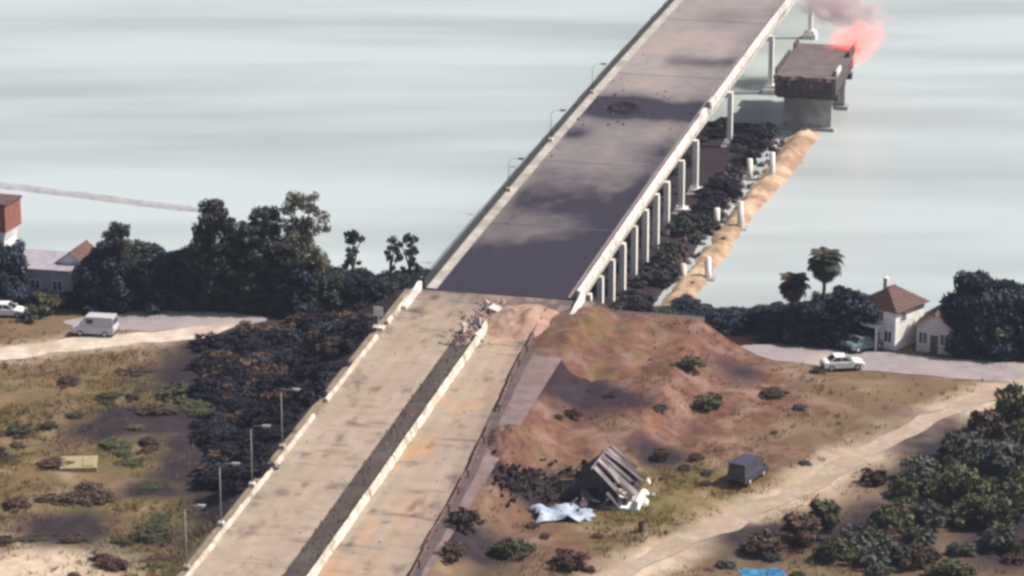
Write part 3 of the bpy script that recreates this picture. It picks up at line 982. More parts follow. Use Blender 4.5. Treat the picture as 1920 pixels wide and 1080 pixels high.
def ball(name, m, loc, scl, rot=(0, 0, 0)):
    mb = MB(); vs = []; fs = []
    nu, nv = 20, 10
    vs.append((0, 0, -1))
    for j in range(1, nv):
        a = -pi / 2 + pi * j / nv
        for i in range(nu):
            t = 2 * pi * i / nu; vs.append((cos(a) * cos(t), cos(a) * sin(t), sin(a)))
    vs.append((0, 0, 1))
    for i in range(nu):
        fs.append((0, 1 + (i + 1) % nu, 1 + i)); e = 1 + (nv - 2) * nu
        fs.append((e + i, e + (i + 1) % nu, len(vs) - 1))
        for j in range(nv - 2):
            q = 1 + j * nu; fs.append((q + i, q + (i + 1) % nu, q + nu + (i + 1) % nu, q + nu + i))
    mb.add(vs, fs)
    o = mb.build(name, m, None, True); o.location = loc; o.scale = scl; o.rotation_euler = rot
    return o


pf = at_z(1603, 80, 9.0)
fire = ball('fire', vol_mat('fire_volume', (0.9, 0.45, 0.42), 0.45, (1.0, 0.11, 0.09), 0.50, 2.6, 0.42, 0.72), pf, (6.2, 5.0, 4.2), (0, R(-25), 0))
tag(fire, 'soft red glow of fire burning beside the cut off bridge deck', 'fire', None)
ps = at_z(1565, 22, 11.5)
smoke = ball('smoke', vol_mat('smoke_volume', (0.80, 0.68, 0.70), 1.3, None, 0, 3.4, 0.40, 0.62), ps + Vector((1.0, 4, 0)), (9.0, 8.0, 4.0), (0, R(14), 0))
tag(smoke, 'mauve grey smoke cloud drifting above the fire at the broken bridge', 'smoke')

# ------------------------------------------------------------------ things at the bridge head
def mzone(vs, p):
    a = np.array(vs); g = np.clip((fbm((a[:, 0] + p.x) / 2.2, (a[:, 1] + p.y) / 2.2, 88, 4) - 0.48) * 3, 0, 0.4)
    return np.stack([np.full(len(a), 0.95), g, g * 0, g * 0 + 1], 1)


def mound(name, px, py, rx, ry, h, m, label, cat, seed=0, rot=0, base=None):
    p = base if base is not None else at(px, py)
    n = 44; vs = []
    for j in range(n + 1):
        for i in range(n + 1):
            u, v = -1 + 2 * i / n, -1 + 2 * j / n
            rr = math.hypot(u, v) * (0.8 + 0.45 * float(fbm(u * 1.7 + 9, v * 1.7, seed + 5, 3)))
            k = max(0, 1 - rr * rr) ** 1.3
            z = h * k * (0.45 + 1.1 * float(fbm(u * 3.4 + seed, v * 3.4, seed, 5))) - 0.10 + 0.22 * k * (float(fbm(u * rx * 1.3, v * ry * 1.3, seed + 2, 3)) - .5)
            x, y = u * rx, v * ry
            x, y = x * cos(rot) - y * sin(rot), x * sin(rot) + y * cos(rot)
            vs.append((x, y, z + hz(p.x + x, p.y + y) - p.z + (0.1 if base is not None else 0)))
    nn = (n + 1) ** 2
    o = np_mesh(name, vs, grid_quads(n + 1, n + 1), m, None, None, True, {'zone': mzone(vs, p), 'darkened': np.zeros((nn, 4))})
    o.location = p
    return tag(o, label, cat)


for i in range(1):
    mp_ = W(-7.5, 4.0, 0.0)
    o = mound('earth_mound', 0, 0, 4.2, 5.5, 1.35, SAND, 'pinkish heap of earth dumped across the carriageway before the bridge', 'earth mound', 3, -HEAD, mp_)
# broken barrier lumps beside the heap
for i, (s, l, dz, rx, ry, rz_) in enumerate(((-9.5, -0.4, 0.3, 70, 12, 40), (-11.5, -1.0, 0.25, 95, 5, -20), (-6.0, 0.6, 0.35, 20, 60, 70), (-4.6, -0.6, 0.25, 88, 20, 10))):
    o = link('broken_block', bar_me)
    o.location = W(s, l, dz); o.rotation_euler = (R(rx), R(ry), R(rz_)); o.scale = (1, random.uniform(0.4, 0.75), 1)
    tag(o, ['broken barrier block lying on its side in the rubble by the earth heap', 'tipped barrier block at the end of the median rubble', 'upended barrier piece half buried against the earth heap', 'broken barrier piece nearest the bridge joint'][i], 'broken block', 'broken blocks at the bridge head')
pts = []
for i in range(150):
    s = random.uniform(-16, -2); l = random.gauss(-0.4, 0.9)
    pts.append((W(s, l, 0.03), random.uniform(0.2, 0.75)))
for i in range(70):
    s = random.uniform(-70, -3); l = random.uniform(-9, 8.5)
    pts.append((W(s, l, 0.02), random.uniform(0.1, 0.3)))
o = debris_field('rubble_heap', pts, RUBBLE)
tag(o, 'reddish rubble strewn on the road between the carriageways at the bridge head', 'rubble')

# street lamps
def lamp_proto(h, mt, k=1.0):
    r = empty('street_lamp')
    m = MB(); m.box(-0.32, 0.32, -0.32, 0.32, -0.5, 0.4, None, 0.8); m.build('base', CONC_B, r)
    m = MB(); m.tube([(0, 0, 0.3), (0, 0, h * 0.5), (0, 0, h)], [0.13 * k, 0.10 * k, 0.08 * k], 8); m.build('pole', mt, r, True)
    m = MB(); m.tube([(0, 0, h - 0.05), (0.35, 0, h + 0.3), (1.3, 0, h + 0.45)], [0.06 * k, 0.05 * k, 0.045 * k], 6); m.build('arm', mt, r, True)
    m = MB(); m.prism([(1.1, 0.40), (1.85, 0.46), (1.9, 0.56), (1.15, 0.54)], -0.16, 0.16, 'y', Matrix.Translation((0, 0, h - 0.05)))
    hd = m.build('lamp_head', mt, r)
    m = MB(); m.box(1.25, 1.75, -0.11, 0.11, h + 0.29, h + 0.37); m.build('lens', LAMP, hd)
    return r


lp = lamp_proto(5.6, mat('lamp_grey', (0.36, 0.35, 0.34), (0.26, 0.25, 0.24), 0.6, 2), 0.5)
lab = ['pale street lamp of the approach road, the one closest to the bridge,', 'pale street lamp of the approach road, second counting from the bridge,', 'pale street lamp of the approach road, third counting from the bridge,', 'pale street lamp of the approach road, farthest from the bridge,']
for i, (px, py) in enumerate(((515, 862), (462, 924), (407, 988), (352, 1060))):
    q = at_z(px, py, 3.2)
    s, l = sl_of(q.x, q.y)
    o = lp if i == 0 else copy_tree(lp)
    q = W(float(s), -10.15); q.z = hz(q.x, q.y) + 0.02
    o.location = q
    o.rotation_euler = (0, 0, -HEAD)
    tag(o, lab[i].rstrip(','), 'street lamp', 'street lamps along the approach road')
lq = lamp_proto(3.6, STEEL_D, 0.34)
sp = [36, 58, 82]
for i, s in enumerate(sp):
    o = lq if i == 0 else copy_tree(lq)
    o.location = W(s, -8.0, 0.17); o.rotation_euler = (0, 0, -HEAD)
    tag(o, 'thin dark street lamp in the row standing on the bridge walkway by the railing', 'street lamp', 'street lamps on the bridge')

# sign post at the bridge end
q = W(-12.5, -10.0); q.z = hz(q.x, q.y) - 0.02
r = empty('sign_post', q, -HEAD, 'pale square board on a short post at the gap in the edge blocks', 'sign')
m = MB(); m.tube([(0, 0, -0.3), (0, 0, 2.5)], 0.06, 8); m.build('post', STEEL_P, r)
m = MB(); m.box(-0.5, 0.5, -0.09, -0.06, 1.5, 2.5); m.build('board', WHITE, r)
m = MB(); m.box(-0.6, 0.6, -0.5, 0.5, -0.2, 0.35); m.build('base_block', CONC_B, r)


# ------------------------------------------------------------------ trees, palms, shrubs
def leaf_cloud(clumps, per, size, seed, squash=0.75):
    """clumps: list of (x,y,z,r). Returns V, Q of small leaf quads"""
    g = np.random.default_rng(seed)
    C = np.array(clumps)
    cnt = np.maximum((per * (C[:, 3] / C[:, 3].mean()) ** 1.6).astype(int), 6)
    idx = np.repeat(np.arange(len(C)), cnt)
    n = len(idx)
    d = g.normal(size=(n, 3)); d /= np.linalg.norm(d, axis=1)[:, None]
    rad = g.random(n) ** 0.45
    P = C[idx, :3] + d * (rad * C[idx, 3])[:, None] * np.array([1, 1, squash])
    # leaf orientation biased outward
    nrm = d * 0.7 + g.normal(size=(n, 3)) * 0.6
    nrm /= np.linalg.norm(nrm, axis=1)[:, None]
    a = np.cross(nrm, g.normal(size=(n, 3))); a /= np.linalg.norm(a, axis=1)[:, None]
    b = np.cross(nrm, a)
    sz = size * (0.6 + 0.8 * g.random(n))
    a *= sz[:, None]; b *= (sz * 0.6)[:, None]
    V = np.stack([P - a, P - b * 0.9, P + a, P + b * 0.9], 1).reshape(-1, 3)
    Q = np.arange(4 * n).reshape(-1, 4)
    return V, Q


def tree_proto(name, h, rad, kind, seed, shape='round', leaf=0.28, per=70, nclump=34, trunk_h=0.25):
    r = random.Random(seed)
    root = empty(name)
    cl = []
    limbs = []
    z0 = h * trunk_h
    for i in range(nclump):
        t = r.random()
        if shape == 'column':
            z = z0 + (h - z0) * t; env = rad * (0.55 + 0.6 * math.sin(pi * min(1, 0.15 + t * 0.85)) * (1 - 0.35 * t))
        elif shape == 'belt':
            z = 0.25 + (h - 0.4) * t; env = rad * (1.05 - 0.55 * t ** 2)
        else:
            z = z0 + (h - z0) * t; env = rad * (0.25 + math.sin(pi * min(1, 0.12 + t * 0.86)))
        a = r.uniform(0, 2 * pi); q = env * math.sqrt(r.random()) * 0.95
        rr = rad * r.uniform(0.20, 0.42)
        cl.append((q * cos(a), q * sin(a), min(z, h - rr * 0.5), rr))
        if i % 4 == 0: limbs.append(cl[-1])
    V, Q = leaf_cloud(cl, per, leaf, seed + 1)
    np_mesh('crown', V, Q, LEAF[kind], root)
    m = MB()
    tr = 0.028 * h + 0.05
    top = h * 0.8
    m.tube([(0, 0, -0.5), (0.05 * rad, 0, h * 0.25), (-0.06 * rad, 0.05 * rad, h * 0.55), (0, 0, top)], [tr * 1.2, tr, tr * 0.6, tr * 0.2], 7)
    for (x, y, z, rr) in limbs[:9]:
        zb = max(z0 * 0.7, z * 0.55)
        m.tube([(0, 0, zb), (x * 0.5, y * 0.5, zb + (z - zb) * 0.65), (x, y, z)], [tr * 0.45, tr * 0.3, tr * 0.1], 5)
    m.build('trunk', BARK, root, True)
    return root


PROTO_USED = {}


def place(proto, loc, rz, sc3, label, cat, group):
    k = proto.name
    if k not in PROTO_USED:
        o = proto; PROTO_USED[k] = 1
    else:
        o = copy_tree(proto)
    o.location = loc; o.rotation_euler = (0, 0, rz); o.scale = sc3 if isinstance(sc3, tuple) else (sc3,) * 3
    return tag(o, label, cat, group)


BELT = [tree_proto('bushy_tree', 5.2, 2.7, ('belt', 'belt', 'tall', 'belt', 'mid')[i], 100 + i, 'belt', 0.20, 130, 52, 0.08) for i in range(5)]
TALL = [tree_proto('tall_tree', 10.5, 2.2, 'tall', 140 + i, 'column', 0.17, 130, 84, 0.18) for i in range(3)]
PALE = tree_proto('bare_tree', 12.0, 2.4, 'pale', 150, 'column', 0.15, 130, 80, 0.22)
ROUND = [tree_proto('broad_tree', 7.6, 3.4, 'belt', 160 + i, 'round', 0.28, 105, 46, 0.18) for i in range(2)]
SPARSE = [tree_proto('thin_tree', 5.6, 1.3, 'tall', 170 + i, 'round', 0.20, 34, 14, 0.4) for i in range(2)]


def blocked(x, y, m=0.0):
    s, l = sl_of(x, y)
    if s < 12 and abs(l) < 11.2 + m: return True
    if s >= 0 and abs(l) < 10: return True
    for pts_, w in ((TRACK_R, 2.2), (BANK_RD, 3.8), (TRACK_L, 2.7), (YARD_L, 3.8)):
        if float(poly_dist(np.array([x]), np.array([y]), pts_)[0]) < w + m: return True
    return False


# left belt
rb = random.Random(11)
i = 0
for px in list(range(-30, 790, 22)):
    for row in range(3):
        ppx = px + rb.uniform(-14, 14)
        base = np.interp(ppx, [0, 120, 260, 500, 800], [575, 574, 582, 588, 572])
        py = base - row * 13 + rb.uniform(-4, 4)
        p = at(ppx, py)
        if p.z < 0.5 or blocked(p.x, p.y, 0.6): continue
        topy = np.interp(ppx, [0, 45, 150, 230, 330, 430, 560, 640, 800], [452, 462, 466, 462, 466, 470, 490, 505, 512]) + rb.uniform(-8, 14) + (2 - row) * 5
        if 22 < ppx < 185: topy = (540 + rb.uniform(-8, 14)) if row < 2 else topy + 90
        hgt = (py - topy) / px_per_m(p) / cos(TH)
        if hgt < 1.3: continue
        k = hgt / 5.2
        place(BELT[rb.randrange(5)], p - Vector((0, 0, 0.1)), rb.uniform(0, 6), (max(k, 0.7) * rb.uniform(.85, 1.1), max(k, 0.7) * rb.uniform(.85, 1.1), k), 'dark bushy tree in the belt on the bank beyond the sandy track', 'tree', 'bushy trees in the belt beyond the sandy track')
        i += 1


def tree_px(proto, h0, px, basey, topy, wscale, label, cat='tree', group=None, rz=0.0):
    p = at(px, basey)
    hgt = (basey - topy) / px_per_m(p) / cos(TH)
    k = hgt / h0
    return place(proto, p - Vector((0, 0, 0.1)), rz, (k * wscale, k * wscale, k), label, cat, group)


tree_px(TALL[0], 10.5, 226, 574, 418, 0.9, 'dark narrow tree with two tops rising behind the belt', rz=1)
tree_px(TALL[0], 10.5, 404, 578, 376, 1.0, 'tall dark rounded tree at the end of the grey sand bar', rz=2)
tree_px(TALL[1], 10.5, 462, 580, 418, 1.25, 'mid height leaning green tree between two taller ones', rz=0.4)
tree_px(TALL[2], 10.5, 500, 576, 393, 0.95, 'dark pointed tree beside the pale brown tallest tree', rz=3)
tree_px(PALE, 12.0, 572, 577, 360, 1.0, 'tallest tree, pale brown and thin leaved', rz=0.5)
tree_px(TALL[2], 10.5, 540, 584, 452, 1.3, 'low dark tree at the foot of the pale brown tree', rz=5)
tree_px(SPARSE[0], 5.6, 664, 560, 432, 0.85, 'thin solitary tree with a tuft of leaves above the belt', rz=1)
tree_px(SPARSE[1], 5.6, 733, 556, 446, 0.8, 'spindly pale tree beside the bridge railing, the smaller one', rz=2)
tree_px(SPARSE[0], 5.6, 768, 556, 440, 1.0, 'spindly dark tree closest to the bridge railing', rz=4)
# right belt
i = 0
for px in list(range(1215, 1990, 20)):
    for row in range(3):
        ppx = px + rb.uniform(-12, 12)
        base = np.interp(ppx, [1215, 1370, 1500, 1620, 1800, 1960], [606, 628, 640, 646, 656, 662])
        py = base - row * 13 + rb.uniform(-3, 3)
        if 1605 < ppx < 1812 and row < 3: continue
        p = at(ppx, py)
        if blocked(p.x, p.y, 0.4): continue
        topy = np.interp(ppx, [1215, 1290, 1370, 1430, 1530, 1560, 1600, 1810, 1850, 1960], [576, 560, 582, 568, 560, 548, 545, 535, 530, 545]) + rb.uniform(-6, 14) + (2 - row) * 5
        hgt = (py - topy) / px_per_m(p) / cos(TH)
        if hgt < 1.2: continue
        k = hgt / 5.2
        place(BELT[rb.randrange(5)], p - Vector((0, 0, 0.1)), rb.uniform(0, 6), (max(k, .7), max(k, .7), k), 'dark bushy tree in the belt between the bank road and the river', 'tree', 'bushy trees in the belt by the bank road')
        i += 1
tree_px(ROUND[0], 7.6, 1578, 640, 540, 0.8, 'rounded dark tree against the left wall of the white house', rz=1)
tree_px(ROUND[0], 7.6, 1822, 650, 512, 0.85, 'largest broad dark tree beside the small pinkish house', rz=2)
tree_px(ROUND[1], 7.6, 1885, 652, 526, 0.75, 'second broad dark tree beyond the small pinkish house', rz=3)


def palm(loc, h, cr, nf, seed, label, dead=0.2):
    r = random.Random(seed)
    root = empty('palm_tree', loc, r.uniform(0, 6), label, 'palm tree', 'palm trees on the bank')
    m = MB(); lean = r.uniform(-0.4, 0.4)
    tp = [(lean * (t ** 2), 0, -0.3 + (h + 0.3) * t) for t in (0, .25, .5, .75, 1)]
    m.tube(tp, [0.30, 0.22, 0.19, 0.19, 0.24], 9); m.build('trunk', BARK, root, True)
    for k in range(nf):
        az = k * 2.39996 + r.uniform(-.2, .2); el = R(r.uniform(-75, 80)) if k > 3 else R(80)
        L_ = cr * r.uniform(0.85, 1.15)
        m = MB(); pts = []
        e = el; p = Vector((lean, 0, h)); st = L_ / 7
        for j in range(8):
            pts.append(p.copy())
            p = p + Vector((cos(az) * cos(e), sin(az) * cos(e), sin(e))) * st
            e -= R(14)
        side = Vector((-sin(az), cos(az), 0))
        m.tube(pts, [0.05, 0.045, 0.04, 0.035, 0.03, 0.025, 0.02, 0.01], 4)
        for j in range(1, 8):
            for q in (-1, 1):
                for h2 in (0, 0.5):
                    b0 = pts[j] if h2 == 0 else (pts[j] + pts[j - 1]) / 2
                    ll = cr * 0.30 * math.sin(pi * (j - h2 + 0.6) / 8.6) + 0.12
                    tip = b0 + side * q * ll + (pts[j] - pts[j - 1]).normalized() * ll * 0.55 - Vector((0, 0, ll * 0.35))
                    fw = (pts[j] - pts[j - 1]).normalized() * 0.15
                    m.add([b0 - fw, b0 + fw, tip], [(0, 1, 2)])
        m.build('frond', LEAF['palm'] if r.random() > dead else LEAF['brown'], root)
    return root


p = at(1541, 637); hp = (637 - 492) / px_per_m(p) / cos(TH)
palm(p, hp, 2.1, 120, 1, 'taller palm with a dense round crown rising behind the bank trees', 0.05)
p = at(1480, 634); hp = (634 - 532) / px_per_m(p) / cos(TH)
palm(p, hp, 1.8, 80, 2, 'shorter brownish palm with drooping fronds behind the bank trees', 0.7)


# shrubs placed where the photograph shows dark clumps
SHR = {k: [tree_proto('shrub', 1.6, 1.35, k, 200 + j * 3 + len(k), 'belt', 0.17, 46, 22, 0.02) for j in range(2)] for k in ('olive', 'brown', 'grey', 'belt', 'dark', 'tall')}


def shrub(px, py, rad, h, kind, label, group=None, z=None, asp=1.0):
    p = at(px, py)
    if z is None and blocked(p.x, p.y, -0.5): return
    place(random.choice(SHR[kind]), p - Vector((0, 0, 0.08)), random.uniform(0, 6), (rad / 1.35 * asp, rad / 1.35, h / 1.6), label, 'shrub', group)


for k, (px, py, rad, h, kind, label) in enumerate([
    (1435, 1035, 1.9, 1.7, 'brown', 'brown shrub behind the cyan tarpaulin'),
    (1500, 1015, 2.2, 2.4, 'brown', 'large dark brown shrub beside the dirt track'),
    (1545, 985, 1.8, 2.3, 'olive', 'dark green shrub against the large brown shrub'),
    (1668, 1000, 2.0, 2.6, 'olive', 'dark shrub standing among pale grasses'),
    (1640, 905, 1.3, 1.4, 'brown', 'small brown shrub at the bend of the dirt track'),
    (1725, 905, 2.2, 2.3, 'grey', 'grey green shrub at the edge of the thicket by the track'),
    (1790, 935, 2.6, 3.0, 'olive', 'olive shrub in the middle of the thicket'),
    (1850, 985, 2.6, 2.8, 'olive', 'olive shrub at the low side of the thicket'),
    (1800, 865, 2.4, 2.8, 'grey', 'grey shrub at the high side of the thicket'),
    (1875, 900, 2.9, 3.6, 'tall', 'big dark shrub in the thicket'),
    (1905, 800, 2.7, 4.0, 'olive', 'tall dark shrub at the end of the thicket by the track'),
    (1850, 815, 2.0, 2.4, 'brown', 'reddish brown shrub between two dark ones at the thicket end'),
    (1745, 985, 2.0, 2.0, 'grey', 'low grey shrub in front of the thicket'),
    (1935, 870, 2.8, 3.6, 'olive', 'olive shrub behind the big dark shrub'),
    (1930, 960, 2.8, 3.2, 'olive', 'dark shrub below the olive ones'),
    (1570, 1050, 1.8, 1.9, 'olive', 'olive shrub below the brown shrubs'),
    (1640, 1060, 1.7, 1.7, 'grey', 'grey shrub near the pale grasses'),
    (1720, 1060, 2.0, 1.8, 'brown', 'brown shrub under the thicket slope'),
    (1240, 862, 0.9, 1.1, 'brown', 'lone dark shrub on the reddish slope'),
    (870, 985, 1.5, 1.5, 'brown', 'rust brown shrub beside the guard rail'),
    (850, 1045, 1.5, 1.3, 'brown', 'brown shrub by the guard rail below the rust one'),
    (960, 1040, 1.8, 1.3, 'olive', 'olive shrub between the road and the wrecked house'),
    (1070, 1060, 1.7, 1.3, 'brown', 'dark brown shrub in the grass below the wrecked house'),
    (1330, 760, 1.5, 1.1, 'olive', 'olive shrub on the reddish ground facing the bank road'),
    (1290, 690, 1.6, 1.2, 'olive', 'olive shrub on the embankment shoulder'),
    (1450, 742, 1.6, 0.7, 'brown', 'flat dark shrub near the white car'),
    (90, 585, 2.2, 2.0, 'olive', 'green shrub between the car and the pale van'),
    (60, 600, 1.6, 1.3, 'grey', 'grey green shrub beside the silver car'),
    (175, 640, 1.2, 1.1, 'olive', 'small green shrub on the sandy track edge'),
]):
    shrub(px, py, rad, h, kind, label)
rs = random.Random(5)
for k in range(120):
    px, py = rs.uniform(-20, 640), rs.uniform(670, 1085)
    p = at(px, py); s, l = sl_of(p.x, p.y)
    if abs(l) < 12.5 or blocked(p.x, p.y, 0.5): continue
    dens = float(fbm(p.x / 8, p.y / 5, 71, 3))
    if dens < 0.50 and rs.random() < 0.7: continue
    sz = rs.uniform(0.5, 1.5) * (1.3 if dens > 0.6 else 0.9)
    shrub(px, py, sz, sz * rs.uniform(0.3, 0.6), rs.choice(('brown', 'brown', 'olive', 'olive', 'brown')), 'low scrubby bush in the dry field behind the street lamps', 'bushes in the dry field', asp=rs.uniform(1.0, 2.2))
for k in range(60):
    px, py = rs.uniform(960, 1560), rs.uniform(690, 1080)
    p = at(px, py); s, l = sl_of(p.x, p.y)
    if abs(l) < 12.5 or blocked(p.x, p.y, 0.6): continue
    if 1000 < px < 1230 and 800 < py < 1000: continue
    if 1350 < px < 1450 and 830 < py < 930: continue
    sz = rs.uniform(0.35, 0.95)
    shrub(px, py, sz, sz * rs.uniform(0.6, 0.9), rs.choice(('brown', 'olive', 'grey')), 'small dry bush on the reddish ground by the guard rail side', 'bushes on the reddish ground')

for k in range(70):
    px, py = rs.uniform(1600, 1935), rs.uniform(800, 1085)
    if py < 800 + (1935 - px) * 0.55 - 20: continue
    p = at(px, py)
    if blocked(p.x, p.y, 0.8): continue
    sz = rs.uniform(0.8, 1.9)
    shrub(px, py, sz, sz * rs.uniform(0.8, 1.25), rs.choice(('olive', 'grey', 'olive', 'brown', 'tall')), 'shrub packed into the thicket below the dirt track', 'thicket shrubs')
def crown_data(proto):
    me = [o for o in KIDS[proto.name] if o.name.startswith('crown')][0].data
    v = np.empty(len(me.vertices) * 3, np.float32); me.vertices.foreach_get('co', v)
    return v.reshape(-1, 3)


def thicket(name, spots, kind, label, cat):
    """many shrubs grown into one tangle"""
    out = []
    for (x, y, z, rx, ry, h, rz) in spots:
        v = crown_data(random.choice(SHR[kind])) * np.array([rx / 1.35, ry / 1.35, h / 1.6])
        c, t = cos(rz), sin(rz)
        out.append(np.stack([v[:, 0] * c - v[:, 1] * t + x, v[:, 0] * t + v[:, 1] * c + y, v[:, 2] + z], 1))
    V = np.concatenate(out)
    o = np_mesh(name, V, np.arange(len(V)).reshape(-1, 4), LEAF[kind], None, 'stuff')
    tag(o, label, cat)


spots = {'dark': [], 'tall': []}
for k in range(170):
    ss, ll = rs.uniform(4, 118), rs.choice((rs.uniform(-1, 6.0), rs.uniform(9.6, 13.0)))
    x, y = xy(ss, ll); z = hz(x, y)
    if z < 0.1: continue
    sz = rs.uniform(0.9, 1.9)
    spots[rs.choice(('dark', 'tall'))].append((x, y, z - 0.08, sz, sz, sz * rs.uniform(.6, 1.1), rs.uniform(0, 6)))
thicket('reed_thicket', spots['dark'], 'dark', 'dark reedy thicket on the mud flat below the bridge columns', 'thicket')
thicket('reed_thicket', spots['tall'], 'tall', 'greener reedy growth mixed into the mud flat thicket', 'thicket')
spots = {'dark': [], 'belt': [], 'brown': []}  # dark scrub added to stand in for the road bank's shade
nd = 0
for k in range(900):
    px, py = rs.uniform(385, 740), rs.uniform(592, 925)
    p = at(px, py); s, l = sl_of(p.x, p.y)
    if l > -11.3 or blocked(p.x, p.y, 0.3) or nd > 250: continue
    if float(shade_mud_mask(np.array([p.x]), np.array([p.y]))[0]) < 0.5: continue
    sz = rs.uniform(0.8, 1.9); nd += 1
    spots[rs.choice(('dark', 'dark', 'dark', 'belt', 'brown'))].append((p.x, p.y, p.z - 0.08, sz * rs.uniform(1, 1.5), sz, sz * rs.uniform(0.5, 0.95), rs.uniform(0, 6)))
thicket('shade_scrub', spots['dark'], 'dark', 'near black scrub added for the road bank shade between the street lamps and the tree belt', 'thicket')
thicket('shade_scrub', spots['belt'], 'belt', 'bluish green growth mixed into the near black scrub added for shade', 'thicket')
thicket('shade_scrub', spots['brown'], 'brown', 'brown dead growth mixed into the near black scrub added for shade', 'thicket')
# grass tufts
N_ = 60000
gxr = rng.uniform(-62, 62, N_); gyr = rng.uniform(250, 345, N_)
s_, l_ = sl_of(gxr, gyr)
zc = zone_colors(gxr, gyr)
keep = ((np.abs(l_) > 10.7) | (s_ > 1)) & (gyr < shore(gxr) - 3)
for pts_, w in ((TRACK_R, 1.9), (BANK_RD, 3.4), (TRACK_L, 2.3), (YARD_L, 3.4)):
    keep &= poly_dist(gxr, gyr, pts_) > w
dn = fbm(gxr / 5, gyr / 4, 77, 4)
keep &= rng.random(N_) < np.clip((dn - 0.32) * 2.6, 0.03, 1) * (0.30 + 0.7 * zc[:, 1] + 0.25 * (l_ < 0)) * (1 - 0.75 * zc[:, 2]) * (1 - 0.9 * shade_mud_mask(gxr, gyr))
gxr, gyr, dn = gxr[keep], gyr[keep], dn[keep]
n = len(gxr)
gzr = height(gxr, gyr)
BL = 5
B_ = np.repeat(np.stack([gxr, gyr, gzr - 0.03], 1), BL, 0)
off = rng.normal(size=(n * BL, 2)) * 0.16
B_[:, :2] += off
hh = np.repeat(0.18 + 0.38 * rng.random(n) * (0.5 + dn), BL) * (0.6 + 0.6 * rng.random(n * BL))
ang = rng.uniform(0, 2 * pi, n * BL)
wv = np.stack([np.cos(ang), np.sin(ang), np.zeros_like(ang)], 1) * 0.055
tip = B_ + np.stack([off[:, 0] * 1.3, off[:, 1] * 1.3, hh], 1)
V = np.stack([B_ - wv, B_ + wv, tip], 1).reshape(-1, 3)
GRASS_M = mat('dry_grass', (0.155, 0.115, 0.042), (0.080, 0.068, 0.027), 0.85, 0.35, c3=(0.20, 0.135, 0.065), s3=0.2, transl=0.2)
o = np_mesh('grass', V, np.arange(len(V)).reshape(-1, 3), GRASS_M, None, 'stuff')
tag(o, 'dry olive and straw grass growing over the fields', 'grass')
# median weeds
mw = 500
ms = rng.uniform(-112, -10, mw); ml = rng.uniform(-1.6, 0.6, mw)
B_ = np.stack([AX[0] + DX * ms + DY * ml, AX[1] + DY * ms - DX * ml, road_z(ms) + 0.0], 1)
hh = rng.uniform(0.12, 0.5, mw); ang = rng.uniform(0, 6.28, mw)
wv = np.stack([np.cos(ang), np.sin(ang), np.zeros(mw)], 1) * 0.09
tip = B_ + np.stack([rng.normal(size=mw) * .1, rng.normal(size=mw) * .1, hh], 1)
V = np.stack([B_ - wv, B_ + wv, tip], 1).reshape(-1, 3)
o = np_mesh('median_weeds', V, np.arange(len(V)).reshape(-1, 3), LEAF['olive'], None, 'stuff')
tag(o, 'dark dry weeds on the median beside the barrier blocks', 'weeds')


# ------------------------------------------------------------------ buildings
def window(par, M, w, h, m=GLASS, frame=WHITE):
    a = MB(); a.box(-w / 2, w / 2, -0.02, 0.06, 0, h, M); f = a.build('window', m, par)
    a = MB()
    for (x0, x1, z0, z1) in ((-w / 2 - .08, w / 2 + .08, h, h + .08), (-w / 2 - .12, w / 2 + .12, -.1, 0), (-w / 2 - .08, -w / 2, 0, h), (w / 2, w / 2 + .08, 0, h), (-.03, .03, 0, h)):
        a.box(x0, x1, -0.07, 0.05, z0, z1, M)
    a.build('frame', frame, f)
    return f


def tile_roof(par, w, d, ze, rise, over, mt, hip=False, name='roof'):
    """ridge along y. tile rows as stepped courses"""
    rf = None
    hw = w / 2 + over; hd = d / 2 + over
    m = MB(); n = 9
    for sgn in (-1, 1):
        for i in range(n):
            t0, t1 = i / n, (i + 1) / n
            x0, x1 = hw * (1 - t0), hw * (1 - t1)
            z0, z1 = ze - over * rise / (w / 2) + (rise + over * rise / (w / 2)) * t0, ze - over * rise / (w / 2) + (rise + over * rise / (w / 2)) * t1
            y0, y1 = (hd - (hw * 0.8) * t0, hd - (hw * 0.8) * t1) if hip else (hd, hd)
            up = 0.10
            vs = [(sgn * x0, -y0, z0 + up), (sgn * x0, y0, z0 + up), (sgn * x1, y1, z1 + 0.02), (sgn * x1, -y1, z1 + 0.02), (sgn * x0, -y0, z0 - 0.02), (sgn * x0, y0, z0 - 0.02)]
            m.add(vs, [(0, 1, 2, 3), (4, 5, 1, 0)])
            if hip:
                for q in (-1, 1):
                    xx0, xx1 = hw * (1 - t0), hw * (1 - t1)
                    vs = [(-xx0, q * y0, z0 + up), (xx0, q * y0, z0 + up), (xx1, q * y1, z1 + .02), (-xx1, q * y1, z1 + .02), (-xx0, q * y0, z0 - .02), (xx0, q * y0, z0 - .02)]
                    m.add(vs, [(0, 1, 2, 3), (4, 5, 1, 0)])
    rf = m.build(name, mt, par)
    a = MB(); yr = hd - hw * 0.8 if hip else hd
    a.tube([(0, -yr, ze + rise + 0.06), (0, yr, ze + rise + 0.06)], 0.12, 6); a.build('ridge', mt, rf)
    return rf


def gable_walls(par, w, d, ze, rise, mt, name='wall'):
    out = []
    for sgn in (-1, 1):
        m = MB(); m.prism([(-w / 2, -0.8), (w / 2, -0.8), (w / 2, ze), (0, ze + rise - 0.02), (-w / 2, ze)], sgn * d / 2 - 0.12, sgn * d / 2 + 0.12)
        out.append(m.build(name, mt, par))
        m = MB(); m.box(sgn * (w / 2 - 0.15) - 0.14, sgn * (w / 2 - 0.15) + 0.14, -d / 2 + 0.12, d / 2 - 0.12, -0.8, ze)
        out.append(m.build(name, mt, par))
    return out


